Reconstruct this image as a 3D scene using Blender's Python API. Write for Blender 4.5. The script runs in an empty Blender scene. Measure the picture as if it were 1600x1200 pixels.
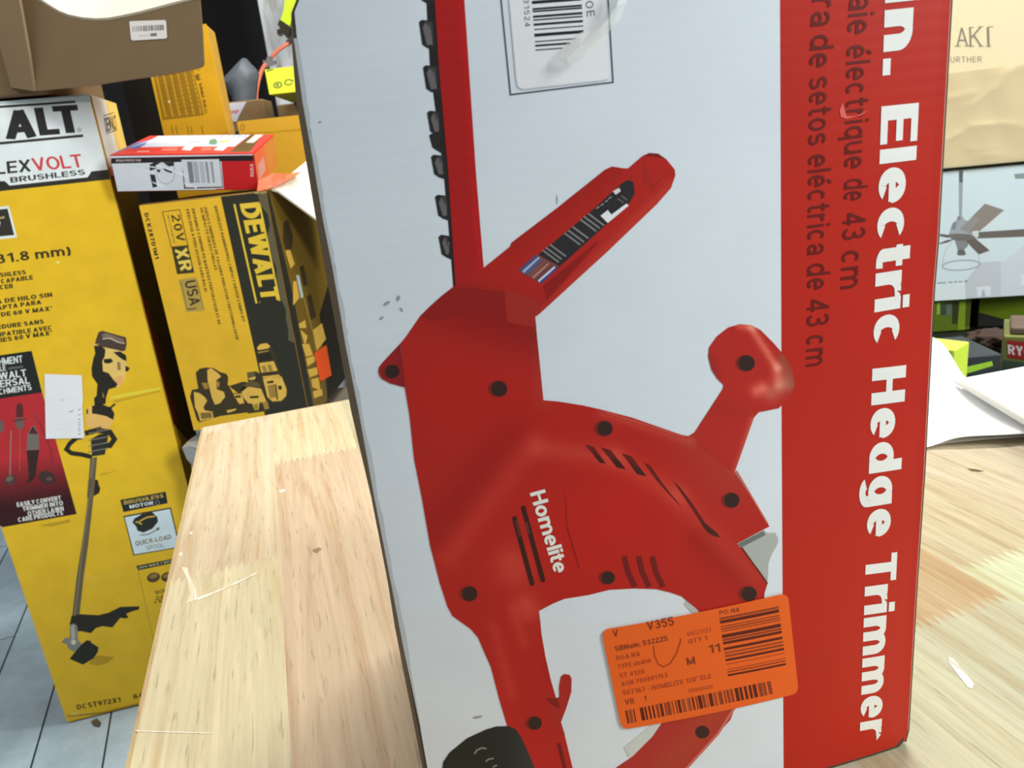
import bpy, bmesh, math, random
from mathutils import Vector, Matrix
from mathutils.geometry import tessellate_polygon
random.seed(7)
S = bpy.context.scene
COL = S.collection

# ------------------------------------------------------------------ camera
FPX = 1200.0                                   # focal length in pixels of a 1600 x 1200 frame (26 mm equivalent)
VDX, VDY = 425.0, 3850.0                       # where plumb lines meet, from the picture centre
LV = math.hypot(VDX, VDY)
PITCH = math.atan2(FPX, LV)
TABLE_Z = 0.74
EYE = Vector((0, 0, 1.06))
_d = (VDX / LV, VDY / LV)
AX = Vector((0, math.cos(PITCH), -math.sin(PITCH)))        # viewing direction
DN = Vector((0, -math.sin(PITCH), -math.cos(PITCH)))
XR = Vector((1, 0, 0)) * _d[1] + DN * _d[0]
YD = Vector((-1, 0, 0)) * _d[0] + DN * _d[1]
cam_data = bpy.data.cameras.new('camera')
cam = bpy.data.objects.new('camera', cam_data)
COL.objects.link(cam)
cam_data.sensor_width = 36.0
cam_data.lens = 36.0 * FPX / 1600.0
cam_data.clip_start = 0.02
m = Matrix((XR, -YD, -AX)).transposed().to_4x4()
m.translation = EYE
cam.matrix_world = m
cam_data.dof.use_dof = True
cam_data.dof.focus_distance = 0.47
cam_data.dof.aperture_fstop = 20.0
S.camera = cam

# ------------------------------------------------------------------ light
world = bpy.data.worlds.new('room_light')
S.world = world
world.use_nodes = True
bgn = world.node_tree.nodes['Background']
bgn.inputs[0].default_value = (0.90, 0.96, 1.0, 1)
bgn.inputs[1].default_value = 0.34

def area(name, loc, target, sx, sy, power, col):
    l = bpy.data.lights.new(name, 'AREA')
    l.shape = 'RECTANGLE'
    l.size, l.size_y = sx, sy
    l.energy = power
    l.color = col
    o = bpy.data.objects.new(name, l)
    COL.objects.link(o)
    o.location = loc
    d = Vector(target) - Vector(loc)
    o.rotation_euler = d.to_track_quat('-Z', 'Y').to_euler()
    return o
area('ceiling_or_fill_light', (0.45, 1.50, 2.75), (0.40, 1.1, 0.7), 1.3, 0.35, 62, (1.0, 0.97, 0.91))
area('ceiling_or_fill_light', (-1.35, 0.45, 2.75), (-1.0, 1.2, 0.6), 1.2, 0.4, 21, (1.0, 0.97, 0.92))  # fill lamp added to brighten the fronts of the left cartons
area('ceiling_or_fill_light', (2.3, -0.5, 2.4), (0.1, 0.5, 0.9), 0.6, 1.5, 82, (0.97, 1.0, 0.98))  # added fill from the right front, grades the white panel

vs = S.view_settings
vs.view_transform = 'Standard'
vs.look = 'None'
vs.exposure = 0.0
vs.gamma = 1.0
vs.use_curve_mapping = False

# ------------------------------------------------------------------ geometry helpers
def ray(x, y):
    return AX * FPX + XR * (x - 800.0) + YD * (y - 600.0)
def at(x, y, Y):
    r = ray(x, y)
    return EYE + r * (Y / r.y)
def on_z(x, y, z):
    r = ray(x, y)
    return EYE + r * ((z - EYE.z) / r.z)

class Face:
    """A plane in the room: origin, unit vectors to the right and up, outward normal."""
    def __init__(s, o, ex, ey):
        s.o = Vector(o)
        s.ex = Vector(ex).normalized()
        s.ey = Vector(ey).normalized()
        s.n = s.ex.cross(s.ey).normalized()
    def loc(s, x, y):
        r = ray(x, y)
        p = EYE + r * ((s.o - EYE).dot(s.n) / r.dot(s.n))
        return ((p - s.o).dot(s.ex), (p - s.o).dot(s.ey))
    def pt(s, a, b, h=0.0):
        return s.o + s.ex * a + s.ey * b + s.n * h

class BulgedFace(Face):
    """A carton side that bellies out a little across its width (a0..a1 along ex)."""
    def __init__(s, o, ex, ey, a0, a1, h):
        super().__init__(o, ex, ey)
        s.a0, s.a1, s.h = a0, a1, h
    def belly(s, a):
        u = (a - (s.a0 + s.a1) / 2) / ((s.a1 - s.a0) / 2)
        return s.h * max(0.0, 1 - u * u)
    def loc(s, x, y):
        r = ray(x, y)
        h = 0.0
        for _ in range(6):
            p = EYE + r * ((s.o + s.n * h - EYE).dot(s.n) / r.dot(s.n))
            h = s.belly((p - s.o).dot(s.ex))
        return ((p - s.o).dot(s.ex), (p - s.o).dot(s.ey))
    def pt(s, a, b, h=0.0):
        return s.o + s.ex * a + s.ey * b + s.n * (h + s.belly(a))

def lin(c):
    return tuple((v / 12.92 if v <= 0.04045 else ((v + 0.055) / 1.055) ** 2.4) for v in [k / 255.0 for k in c])

# ------------------------------------------------------------------ materials
MATS = {}
def nodes(name):
    mt = bpy.data.materials.new(name)
    mt.use_nodes = True
    nt = mt.node_tree
    return mt, nt, nt.nodes['Principled BSDF']
def nd(nt, kind, **kw):
    n = nt.nodes.new(kind)
    for k, v in kw.items():
        setattr(n, k, v)
    return n
def plain(name, rgb, rough=0.6, metal=0.0, spec=0.4, var=0.12, scale=40.0, bump=0.0, gain=1.0):
    if name in MATS:
        return MATS[name]
    mt, nt, b = nodes(name)
    c = [min(0.95, v * gain) for v in lin(rgb)]
    tc = nd(nt, 'ShaderNodeTexCoord')
    nz = nd(nt, 'ShaderNodeTexNoise')
    nz.inputs['Scale'].default_value = scale
    nz.inputs['Detail'].default_value = 5
    nt.links.new(tc.outputs['Object'], nz.inputs['Vector'])
    mr = nd(nt, 'ShaderNodeMapRange')
    mr.inputs['To Min'].default_value = 1 - var
    mr.inputs['To Max'].default_value = 1 + var
    nt.links.new(nz.outputs['Fac'], mr.inputs['Value'])
    mx = nd(nt, 'ShaderNodeVectorMath', operation='SCALE')
    mx.inputs[0].default_value = c
    nt.links.new(mr.outputs[0], mx.inputs['Scale'])
    nt.links.new(mx.outputs[0], b.inputs['Base Color'])
    b.inputs['Roughness'].default_value = rough
    b.inputs['Metallic'].default_value = metal
    b.inputs['Specular IOR Level'].default_value = spec
    if bump:
        bp = nd(nt, 'ShaderNodeBump')
        bp.inputs['Strength'].default_value = bump
        bp.inputs['Distance'].default_value = 0.002
        nt.links.new(nz.outputs['Fac'], bp.inputs['Height'])
        nt.links.new(bp.outputs[0], b.inputs['Normal'])
    MATS[name] = mt
    return mt
def print_mat(name, rough=0.5, spec=0.35, flute=0.0, freq=180.0, grime=0.05):
    """Ink on board: colour comes from the print's own colour attribute, with a little grime and fluting."""
    if name in MATS:
        return MATS[name]
    mt, nt, b = nodes(name)
    at_ = nd(nt, 'ShaderNodeVertexColor', layer_name='Ink')
    uv = nd(nt, 'ShaderNodeUVMap', uv_map='Sheet')
    nz = nd(nt, 'ShaderNodeTexNoise')
    nz.inputs['Scale'].default_value = 22
    nz.inputs['Detail'].default_value = 8
    nt.links.new(uv.outputs[0], nz.inputs['Vector'])
    mr = nd(nt, 'ShaderNodeMapRange')
    mr.inputs['From Min'].default_value = 0.3
    mr.inputs['From Max'].default_value = 0.7
    mr.inputs['To Min'].default_value = 1 - grime
    mr.inputs['To Max'].default_value = 1 + grime
    nt.links.new(nz.outputs['Fac'], mr.inputs['Value'])
    mx = nd(nt, 'ShaderNodeVectorMath', operation='SCALE')
    nt.links.new(at_.outputs['Color'], mx.inputs[0])
    nt.links.new(mr.outputs[0], mx.inputs['Scale'])
    nt.links.new(mx.outputs[0], b.inputs['Base Color'])
    b.inputs['Roughness'].default_value = rough
    b.inputs['Specular IOR Level'].default_value = spec
    if flute:
        wv = nd(nt, 'ShaderNodeTexWave', wave_type='BANDS', bands_direction='Y')
        wv.inputs['Scale'].default_value = freq
        wv.inputs['Distortion'].default_value = 1.0
        nt.links.new(uv.outputs[0], wv.inputs['Vector'])
        n2 = nd(nt, 'ShaderNodeTexNoise')
        n2.inputs['Scale'].default_value = 9
        nt.links.new(uv.outputs[0], n2.inputs['Vector'])
        ad = nd(nt, 'ShaderNodeMath', operation='MULTIPLY_ADD')
        ad.inputs[1].default_value = 0.15
        nt.links.new(wv.outputs['Fac'], ad.inputs[0])
        nt.links.new(n2.outputs['Fac'], ad.inputs[2])
        bp = nd(nt, 'ShaderNodeBump')
        bp.inputs['Strength'].default_value = flute
        bp.inputs['Distance'].default_value = 0.004
        nt.links.new(ad.outputs[0], bp.inputs['Height'])
        nt.links.new(bp.outputs[0], b.inputs['Normal'])
    MATS[name] = mt
    return mt
def film_mat(name, rgb, alpha, rough=0.25):
    if name in MATS:
        return MATS[name]
    mt, nt, b = nodes(name)
    b.inputs['Base Color'].default_value = (*lin(rgb), 1)
    b.inputs['Roughness'].default_value = rough
    b.inputs['Alpha'].default_value = alpha
    MATS[name] = mt
    return mt

# ------------------------------------------------------------------ object helpers
def tag(o, label=None, cat=None, group=None, kind=None):
    if label: o['label'] = label
    if cat: o['category'] = cat
    if group: o['group'] = group
    if kind: o['kind'] = kind
    return o
def thing(name, loc, label, cat, group=None):
    o = bpy.data.objects.new(name, None)
    COL.objects.link(o)
    o.empty_display_size = 0.05
    o.location = loc
    return tag(o, label, cat, group)
def link_mesh(name, verts, faces, mats, parent=None, fm=None, smooth=False):
    """verts are room coordinates; they are stored relative to the parent (or to their own base)."""
    if parent is not None:
        base = parent.matrix_basis.translation.copy()
        q = parent.parent
        while q is not None:
            base += q.matrix_basis.translation
            q = q.parent
        org = Vector((0, 0, 0))
    else:
        vs_ = [Vector(v) for v in verts]
        base = Vector((sum(v.x for v in vs_) / len(vs_), sum(v.y for v in vs_) / len(vs_), min(v.z for v in vs_)))
        org = base
    me = bpy.data.meshes.new(name)
    me.from_pydata([tuple(Vector(v) - base) for v in verts], [], faces)
    for mt in (mats if isinstance(mats, (list, tuple)) else [mats]):
        me.materials.append(mt)
    if fm:
        for p, k in zip(me.polygons, fm):
            p.material_index = k
    if smooth:
        for p in me.polygons:
            p.use_smooth = True
    me.update()
    o = bpy.data.objects.new(name, me)
    COL.objects.link(o)
    o.location = org
    if parent is not None:
        o.parent = parent
    return o
def bevel(o, w, seg=2):
    md = o.modifiers.new('edge', 'BEVEL')
    md.width = w
    md.segments = seg
    md.limit_method = 'ANGLE'
    return o
def solid(o, t, off=-1):
    md = o.modifiers.new('thickness', 'SOLIDIFY')
    md.thickness = t
    md.offset = off
    return o
def hexa(o, ex, ey, ez, a, b, c):
    o, ex, ey, ez = Vector(o), Vector(ex), Vector(ey), Vector(ez)
    v = [o + ex * i + ey * j + ez * k for k in (0, c) for j in (0, b) for i in (0, a)]
    f = [(0, 2, 3, 1), (4, 5, 7, 6), (0, 1, 5, 4), (2, 6, 7, 3), (0, 4, 6, 2), (1, 3, 7, 5)]
    return v, f
def fix_normals(o):
    bm = bmesh.new()
    bm.from_mesh(o.data)
    bmesh.ops.recalc_face_normals(bm, faces=bm.faces)
    bm.to_mesh(o.data)
    bm.free()
    return o
def block(name, o, ex, ey, ez, a, b, c, mat, parent=None, bev=0.002):
    v, f = hexa(o, ex, ey, ez, a, b, c)
    ob = fix_normals(link_mesh(name, v, f, mat, parent))
    if bev:
        bevel(ob, bev)
    return ob
def tube(name, pts, r, mat, parent=None, seg=10, sub=6):
    pts = [Vector(p) for p in pts]
    def cr(a, b, c, d, t):
        return 0.5 * ((2 * b) + (c - a) * t + (2 * a - 5 * b + 4 * c - d) * t * t + (-a + 3 * b - 3 * c + d) * t ** 3)
    P = []
    for i in range(len(pts) - 1):
        a = pts[max(i - 1, 0)]; b = pts[i]; c = pts[i + 1]; d = pts[min(i + 2, len(pts) - 1)]
        for k in range(sub):
            P.append(cr(a, b, c, d, k / sub))
    P.append(pts[-1])
    V, Fc = [], []
    ref = Vector((0.3, 0.2, 0.93)).normalized()
    for i, p in enumerate(P):
        t = (P[min(i + 1, len(P) - 1)] - P[max(i - 1, 0)]).normalized()
        u = t.cross(ref).normalized()
        w = t.cross(u).normalized()
        for k in range(seg):
            an = 2 * math.pi * k / seg
            V.append(p + u * (r * math.cos(an)) + w * (r * math.sin(an)))
    for i in range(len(P) - 1):
        for k in range(seg):
            Fc.append((i * seg + k, i * seg + (k + 1) % seg, (i + 1) * seg + (k + 1) % seg, (i + 1) * seg + k))
    Fc.append(tuple(range(seg)))
    Fc.append(tuple((len(P) - 1) * seg + k for k in reversed(range(seg))))
    return fix_normals(link_mesh(name, V, Fc, mat, parent, smooth=True))

# ------------------------------------------------------------------ stroke lettering
def el(cx, cy, rx, ry, a0, a1, n=14):
    return [(cx + rx * math.cos(math.radians(a0 + (a1 - a0) * i / n)), cy + ry * math.sin(math.radians(a0 + (a1 - a0) * i / n))) for i in range(n + 1)]
CAPW = dict(A=.86, B=.76, C=.82, D=.8, E=.68, F=.64, G=.84, H=.78, I=0, J=.6, K=.8, L=.62, M=.94, N=.8, O=.88, P=.74, Q=.88, R=.78, S=.74, T=.74, U=.78, V=.84, W=1.2, X=.82, Y=.82, Z=.72)
def glyph(c, w, h, X):
    """Ink width and strokes (point list, closed) of one character; cap height 1, x-height X."""
    L, B, C, T = w / 2, h / 2, 1 - h / 2, X - h / 2
    if c == ' ':
        return 0.18, []
    acc = None
    if c in 'éá':
        acc = c
        c = {'é': 'e', 'á': 'a'}[c]
    if c.isupper():
        W = CAPW[c] or w
        R, K = W - L, W / 2
        m5 = 0.5
        g = {
            'A': [[(L, 0), (K, 1 - h * .2)], [(W - L, 0), (K, 1 - h * .2)], [(W * .2, .3), (W * .8, .3)]],
            'B': [[(L, 0), (L, 1)], [(L, C), (R - .22, C)] + el(R - .2, (C + .53) / 2, .2, (C - .53) / 2, 90, -90) + [(L, .53)], [(L, .53), (R - .22, .53)] + el(R - .24, (B + .53) / 2, .24, (.53 - B) / 2, 90, -90) + [(L, B)]],
            'C': [el(K, .5, K - L, .5 - B, 48, 312, 24)],
            'D': [[(L, 0), (L, 1)], [(L, C)] + el(R - .36, .5, .36, .5 - B, 90, -90, 18) + [(L, B)]],
            'E': [[(L, 0), (L, 1)], [(0, C), (W, C)], [(0, .51), (W * .94, .51)], [(0, B), (W, B)]],
            'F': [[(L, 0), (L, 1)], [(0, C), (W, C)], [(0, .5), (W * .9, .5)]],
            'G': [el(K, .5, K - L, .5 - B, 48, 320, 24) + [(R, .45), (K, .45)]],
            'H': [[(L, 0), (L, 1)], [(R, 0), (R, 1)], [(0, .52), (W, .52)]],
            'I': [[(L, 0), (L, 1)]],
            'J': [[(R, 1), (R, .3)] + el(K, .3, K - L, .3 - B, 0, -170)],
            'K': [[(L, 0), (L, 1)], [(R, 1), (L + w * .3, .42)], [(W * .35, .58), (R, 0)]],
            'L': [[(L, 0), (L, 1)], [(0, B), (W, B)]],
            'M': [[(L, 0), (L, 1)], [(R, 0), (R, 1)], [(L, 1 - h * .3), (K, .08)], [(R, 1 - h * .3), (K, .08)]],
            'N': [[(L, 0), (L, 1)], [(R, 0), (R, 1)], [(L, 1 - h * .3), (R, h * .3)]],
            'O': [(el(K, .5, K - L, .5 - B, 0, 360, 28)[:-1], True)],
            'P': [[(L, 0), (L, 1)], [(L, C), (R - .24, C)] + el(R - .25, (C + .44) / 2, .25, (C - .44) / 2, 90, -90) + [(L, .44)]],
            'R': [[(L, 0), (L, 1)], [(L, C), (R - .24, C)] + el(R - .25, (C + .48) / 2, .25, (C - .48) / 2, 90, -90) + [(L, .48)], [(W * .5, .48), (R, 0)]],
            'S': [el(K, (C + .52) / 2, K - L, (C - .52) / 2, 25, 270) + el(K, (B + .52) / 2, K - L, (.52 - B) / 2, 90, -155)],
            'T': [[(K, 0), (K, 1)], [(0, C), (W, C)]],
            'U': [[(L, 1), (L, .36)] + el(K, .36, K - L, .36 - B, 180, 360) + [(R, 1)]],
            'V': [[(L, 1), (K, h * .2)], [(R, 1), (K, h * .2)]],
            'W': [[(L, 1), (W * .27, h * .2)], [(K, 1), (W * .27, h * .2)], [(K, 1), (W * .73, h * .2)], [(R, 1), (W * .73, h * .2)]],
            'X': [[(L, 0), (R, 1)], [(R, 0), (L, 1)]],
            'Y': [[(L, 1), (K, .42)], [(R, 1), (K, .42)], [(K, 0), (K, .5)]],
            'Z': [[(0, C), (R, C), (L, B), (W, B)]],
            'Q': [(el(K, .5, K - L, .5 - B, 0, 360, 28)[:-1], True), [(W * .6, .3), (R, 0)]],
        }[c]
        out = [(s if isinstance(s, tuple) else (s, False)) for s in g]
        return W, out
    if c.isdigit():
        W = 0.5 if c == '1' else 0.68
        R, K = W - L, W / 2
        g = {
            '0': [(el(K, .5, K - L, .5 - B, 0, 360, 24)[:-1], True)],
            '1': [[(R, 0), (R, 1)], [(L * .6, .74), (R, 1 - h * .6)]],
            '2': [el(K, .72, K - L, .28 - B, 165, -25) + [(L * 1.1, h * .9)], [(0, B), (W, B)]],
            '3': [el(K - .02, (C + .53) / 2, K - L - .02, (C - .53) / 2, 160, -90) + [(K - .1, .53)], [(K - .1, .53)] + el(K, (B + .53) / 2, K - L, (.53 - B) / 2, 90, -160)],
            '4': [[(W * .74, 0), (W * .74, 1)], [(W * .74, C), (L * .8, .3)], [(0, .26), (W, .26)]],
            '5': [[(W * .95, C), (W * .2, C), (W * .12, .5)], el(K, .34, K - L, .34 - B, 125, -160)],
            '6': [(el(K, .33, K - L, .33 - B, 0, 360, 20)[:-1], True), el(K + .06, .5, K - L + .06, .5 - B, 180, 60)],
            '7': [[(0, C), (R, C), (W * .35, 0)]],
            '8': [(el(K, .74, K - L - .03, .26 - B, 0, 360, 18)[:-1], True), (el(K, .28, K - L, .28 - B, 0, 360, 18)[:-1], True)],
            '9': [(el(K, .67, K - L, .33 - B, 0, 360, 20)[:-1], True), el(K - .06, .5, K - L + .06, .5 - B, 0, -120)],
        }[c]
        return W, [(s if isinstance(s, tuple) else (s, False)) for s in g]
    DS = -.27 + B
    lw = dict(a=.62, b=.66, c=.64, d=.68, e=.66, f=.4, g=.68, h=.66, i=0, j=.3, k=.66, l=0, m=1.06, n=.66, o=.68, p=.67, q=.67, r=.43, s=.62, t=.42, u=.66, v=.64, w=.94, x=.64, y=.64, z=.58)
    if c in lw:
        W = lw[c] or w
        R, K = W - L, W / 2
        ry = T - X * .5
        O = (el(K, X / 2, K - L, X / 2 - B, 0, 360, 28)[:-1], True)
        def arch(x0, x1):
            return [(x0, X * .45)] + el((x0 + x1) / 2, X * .52, (x1 - x0) / 2, T - X * .52, 180, 0) + [(x1, 0)]
        g = {
            'a': lambda: [[(L + .01, X * .7)] + el(K, X * .66, R - K, T - X * .66, 165, 0) + [(R, 0)], (el(K - .01, X * .29, K - L - .01, X * .29 - B, 0, 360, 20)[:-1], True)],
            'b': lambda: [[(L, 0), (L, 1)], O], 'p': lambda: [[(L, -.27), (L, X)], O],
            'd': lambda: [[(R, 0), (R, 1)], O], 'q': lambda: [[(R, -.27), (R, X)], O],
            'c': lambda: [el(K, X / 2, K - L, X / 2 - B, 48, 312, 24)],
            'e': lambda: [[(L, X * .5), (W - w * .1, X * .5)], el(K, X / 2, K - L, X / 2 - B, -4, 312, 28)],
            'f': lambda: [[(W * .42, 0), (W * .42, .8)] + el(W * .42 + .16, .8, .16, C - .8, 180, 80, 6), [(0, T), (W, T)]],
            'g': lambda: [O, [(R, X), (R, -.05)] + el(K, -.03, K - L, -.03 - DS, 0, -160)],
            'h': lambda: [[(L, 0), (L, 1)], arch(L, R)], 'n': lambda: [[(L, 0), (L, X)], arch(L, R)],
            'i': lambda: [[(L, 0), (L, X)], [(L, 1 - h * 1.05), (L, 1)]], 'l': lambda: [[(L, 0), (L, 1)]],
            'j': lambda: [[(R, X), (R, -.1), (0, DS)], [(R, 1 - h), (R, 1)]],
            'k': lambda: [[(L, 0), (L, 1)], [(R, X), (L, X * .38)], [(W * .35, X * .55), (R, 0)]],
            'm': lambda: [[(L, 0), (L, X)], arch(L, K), arch(K, R)],
            'o': lambda: [O],
            'r': lambda: [[(L, 0), (L, X)], [(L, X * .4)] + el(L + .26, X * .5, .26, T - X * .5, 180, 75, 10) + [(W, T)]],
            's': lambda: [el(K, (T + X * .52) / 2, K - L, (T - X * .52) / 2, 25, 270) + el(K, (B + X * .52) / 2, K - L, (X * .52 - B) / 2, 90, -155)],
            't': lambda: [[(W * .42, .95), (W * .42, .2)] + el(W * .42 + .15, .2, .15, .2 - B, 180, 280, 8) + [(W, B)], [(0, T), (W, T)]],
            'u': lambda: [[(R, 0), (R, X)], [(L, X)] + el(K, X * .48, K - L, X * .48 - B, 180, 360) + [(R, X * .5)]],
            'v': lambda: [[(L, X), (K, h * .2)], [(R, X), (K, h * .2)]],
            'w': lambda: [[(L, X), (W * .28, h * .2)], [(K, X), (W * .28, h * .2)], [(K, X), (W * .72, h * .2)], [(R, X), (W * .72, h * .2)]],
            'x': lambda: [[(L, 0), (R, X)], [(R, 0), (L, X)]],
            'y': lambda: [[(L, X), (K, 0)], [(R, X), (W * .3, -.27)]],
            'z': lambda: [[(0, T), (R, T), (L, B), (W, B)]],
        }[c]()
        out = [(s if isinstance(s, tuple) else (s, False)) for s in g]
        if acc:
            out.append(([(K, X + .1), (K + .18, X + .27)], False))
        return W, out
    g = {'.': (w, [[(L, 0), (L, h)]]), ',': (w, [[(L, h), (L * .4, -h)]]), ':': (w, [[(L, 0), (L, h)], [(L, .5), (L, .5 + h)]]),
         '-': (.36, [[(0, .36), (.36, .36)]]), '/': (.4, [[(L, -.05), (.4 - L, 1.05)]]), '*': (.3, [[(.05, .72), (.25, .92)], [(.25, .72), (.05, .92)]]),
         '"': (.3, [[(.08, .7), (.08, 1)], [(.24, .7), (.24, 1)]]), '(': (.3, [el(.42, .4, .34, .65, 130, 230, 8)]), ')': (.3, [el(-.12, .4, .34, .65, -50, 50, 8)]),
         '+': (.5, [[(0, .4), (.5, .4)], [(.25, .15), (.25, .65)]])}[c]
    return g[0], [(s, False) for s in g[1]]
def ribbon(pts, w, h, closed=False):
    r = h / w
    P = [Vector((x, y / r)) for x, y in pts]
    n = len(P)
    left, right = [], []
    for i in range(n):
        a = P[i - 1] if (i > 0 or closed) else None
        b = P[(i + 1) % n] if (i < n - 1 or closed) else None
        d1 = (P[i] - a).normalized() if a is not None and (P[i] - a).length > 1e-9 else None
        d2 = (b - P[i]).normalized() if b is not None and (b - P[i]).length > 1e-9 else None
        d1 = d1 or d2 or Vector((1, 0))
        d2 = d2 or d1
        n1, n2 = Vector((-d1.y, d1.x)), Vector((-d2.y, d2.x))
        mvec = n1 + n2
        if mvec.length < 1e-6:
            mvec = n1
        mvec.normalize()
        k = min(1.6, 1.0 / max(0.3, mvec.dot(n1)))
        left.append(P[i] + mvec * (w / 2 * k))
        right.append(P[i] - mvec * (w / 2 * k))
    q = []
    for i in range(n if closed else n - 1):
        j = (i + 1) % n
        q.append([(v.x, v.y * r) for v in (left[i], right[i], right[j], left[j])])
    return q
def layout(s, w, h, X, track):
    x, Q = 0.0, []
    for i, ch in enumerate(s):
        W, st = glyph(ch, w, h, X)
        for k, (pts, closed) in enumerate(st):
            for quad in ribbon(pts, w, h, closed):
                Q.append(([(x + a, b) for a, b in quad], k))
        x += W + track
    return x - track, Q

# ------------------------------------------------------------------ printed sheets
class Print:
    """Ink shapes traced on a Face; build() links them as ONE mesh a hair above the board."""
    def __init__(s, face, gain=1.25, base=0.0003, step=4e-5, clip=None):
        s.f, s.gain, s.base, s.step, s.clip = face, gain, base, step, clip
        s.v, s.fc, s.c, s.uv = [], [], [], []
    def _c(s, c):
        return tuple(min(0.93, v * s.gain) for v in lin(c)) + (1.0,)
    def st(s, pts2, col, layer=0, cols=None):
        """polygon given in sheet coordinates (metres)"""
        z = s.base + layer * s.step
        k = len(s.v)
        if s.clip and cols is None:
            a0, b0, a1, b1 = s.clip
            if any(not (a0 - 1e-7 <= a <= a1 + 1e-7 and b0 - 1e-7 <= b <= b1 + 1e-7) for a, b in pts2):
                P = [tuple(p) for p in pts2]                   # trim to the edges of the board
                for ax, lim, sg in ((0, a0, 1), (0, a1, -1), (1, b0, 1), (1, b1, -1)):
                    Q = []
                    for i in range(len(P)):
                        p, q = P[i - 1], P[i]
                        ip, iq = (p[ax] - lim) * sg >= 0, (q[ax] - lim) * sg >= 0
                        if ip != iq:
                            t = (lim - p[ax]) / (q[ax] - p[ax])
                            m_ = [p[0] + (q[0] - p[0]) * t, p[1] + (q[1] - p[1]) * t]
                            m_[ax] = lim
                            Q.append(tuple(m_))
                        if iq:
                            Q.append(q)
                    P = Q
                    if len(P) < 3:
                        return
                pts2 = P
        elif s.clip and not (s.clip[0] <= sum(p[0] for p in pts2) / 3 <= s.clip[2] and s.clip[1] <= sum(p[1] for p in pts2) / 3 <= s.clip[3]):
            return
        for a, b in pts2:
            s.v.append(s.f.pt(a, b, z))
            s.uv.append((a, b))
        if cols is None and isinstance(s.f, BulgedFace) and max(p[0] for p in pts2) - min(p[0] for p in pts2) > 0.0075:
            # wide shapes follow the belly of the board
            s.v, s.uv = s.v[:k], s.uv[:k]
            stack = [tuple(pts2[i] for i in t) for t in tessellate_polygon([[Vector((a, b, 0)) for a, b in pts2]])]
            while stack:
                t = stack.pop()
                e = max((abs(t[i][0] - t[(i + 1) % 3][0]), i) for i in range(3))
                if e[0] > 0.006:
                    p, q, r = t[e[1]], t[(e[1] + 1) % 3], t[(e[1] + 2) % 3]
                    mm = ((p[0] + q[0]) / 2, (p[1] + q[1]) / 2)
                    stack += [(p, mm, r), (mm, q, r)]
                else:
                    s.st(t, None, layer, [col] * 3)
            return
        if len(pts2) <= 4 and cols is None:
            tris = [tuple(range(len(pts2)))]
        else:
            tris = tessellate_polygon([[Vector((a, b, 0)) for a, b in pts2]]) if len(pts2) > 3 else [(0, 1, 2)]
        for t in tris:
            q = [pts2[i] for i in t]
            ar = sum(q[i][0] * q[(i + 1) % len(q)][1] - q[(i + 1) % len(q)][0] * q[i][1] for i in range(len(q)))
            if abs(ar) < 1e-12:
                continue
            t = tuple(t) if ar > 0 else tuple(reversed(t))
            s.fc.append(tuple(k + i for i in t))
            s.c.append([s._c(col)] * len(t) if cols is None else [s._c(cols[i]) for i in t])
    def poly(s, px, col, layer=0):
        s.st([s.f.loc(x, y) for x, y in px], col, layer)
    def grad(s, px, fn, layer=0, cell=9.0):
        tris = tessellate_polygon([[Vector((x, y, 0)) for x, y in px]]) if len(px) > 3 else [(0, 1, 2)]
        stack = [tuple(px[i] for i in t) for t in tris]
        while stack:
            a, b, c = stack.pop()
            e = [((a[0]-b[0])**2+(a[1]-b[1])**2, 0), ((b[0]-c[0])**2+(b[1]-c[1])**2, 1), ((c[0]-a[0])**2+(c[1]-a[1])**2, 2)]
            l, k = max(e)
            if l > cell * cell:
                p, q, r = ((a, b, c), (b, c, a), (c, a, b))[k]
                mm = ((p[0] + q[0]) / 2, (p[1] + q[1]) / 2)
                stack.append((p, mm, r))
                stack.append((mm, q, r))
            else:
                s.st([s.f.loc(*a), s.f.loc(*b), s.f.loc(*c)], None, layer, [fn(*a), fn(*b), fn(*c)])
    def line(s, px, w, col, layer=0, closed=False):
        for q in ribbon(px, w, w, closed):
            s.poly(q, col, layer)
    def disc(s, x, y, rx, ry, col, layer=0, ang=0.0, n=22):
        a = math.radians(ang)
        s.poly([(x + rx * math.cos(t) * math.cos(a) - ry * math.sin(t) * math.sin(a), y + rx * math.cos(t) * math.sin(a) + ry * math.sin(t) * math.cos(a)) for t in [2 * math.pi * i / n for i in range(n)]], col, layer)
    def ring(s, x, y, rx, ry, w, col, layer=0, ang=0.0, n=26, a0=0, a1=360):
        a = math.radians(ang)
        full = (a1 - a0) >= 360
        P = []
        for i in range(n if full else n + 1):
            t = math.radians(a0 + (a1 - a0) * i / n)
            P.append((x + rx * math.cos(t) * math.cos(a) - ry * math.sin(t) * math.sin(a), y + rx * math.cos(t) * math.sin(a) + ry * math.sin(t) * math.cos(a)))
        s.line(P, w, col, layer, full)
    def text(s, txt, p0, p1, up, col, layer=1, w=0.2, h=None, X=0.74, track=0.13, slant=0.0):
        h = h or w * 0.8
        tot, Q = layout(txt, w, h, X, track)
        a, b, c = Vector(s.f.loc(*p0)), Vector(s.f.loc(*p1)), Vector(s.f.loc(*up))
        U, V = (b - a) / tot, (c - a)
        for q, k in Q:
            s.st([tuple(a + U * (x + slant * y) + V * y) for x, y in q], col, layer + 0.22 * k)
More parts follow.
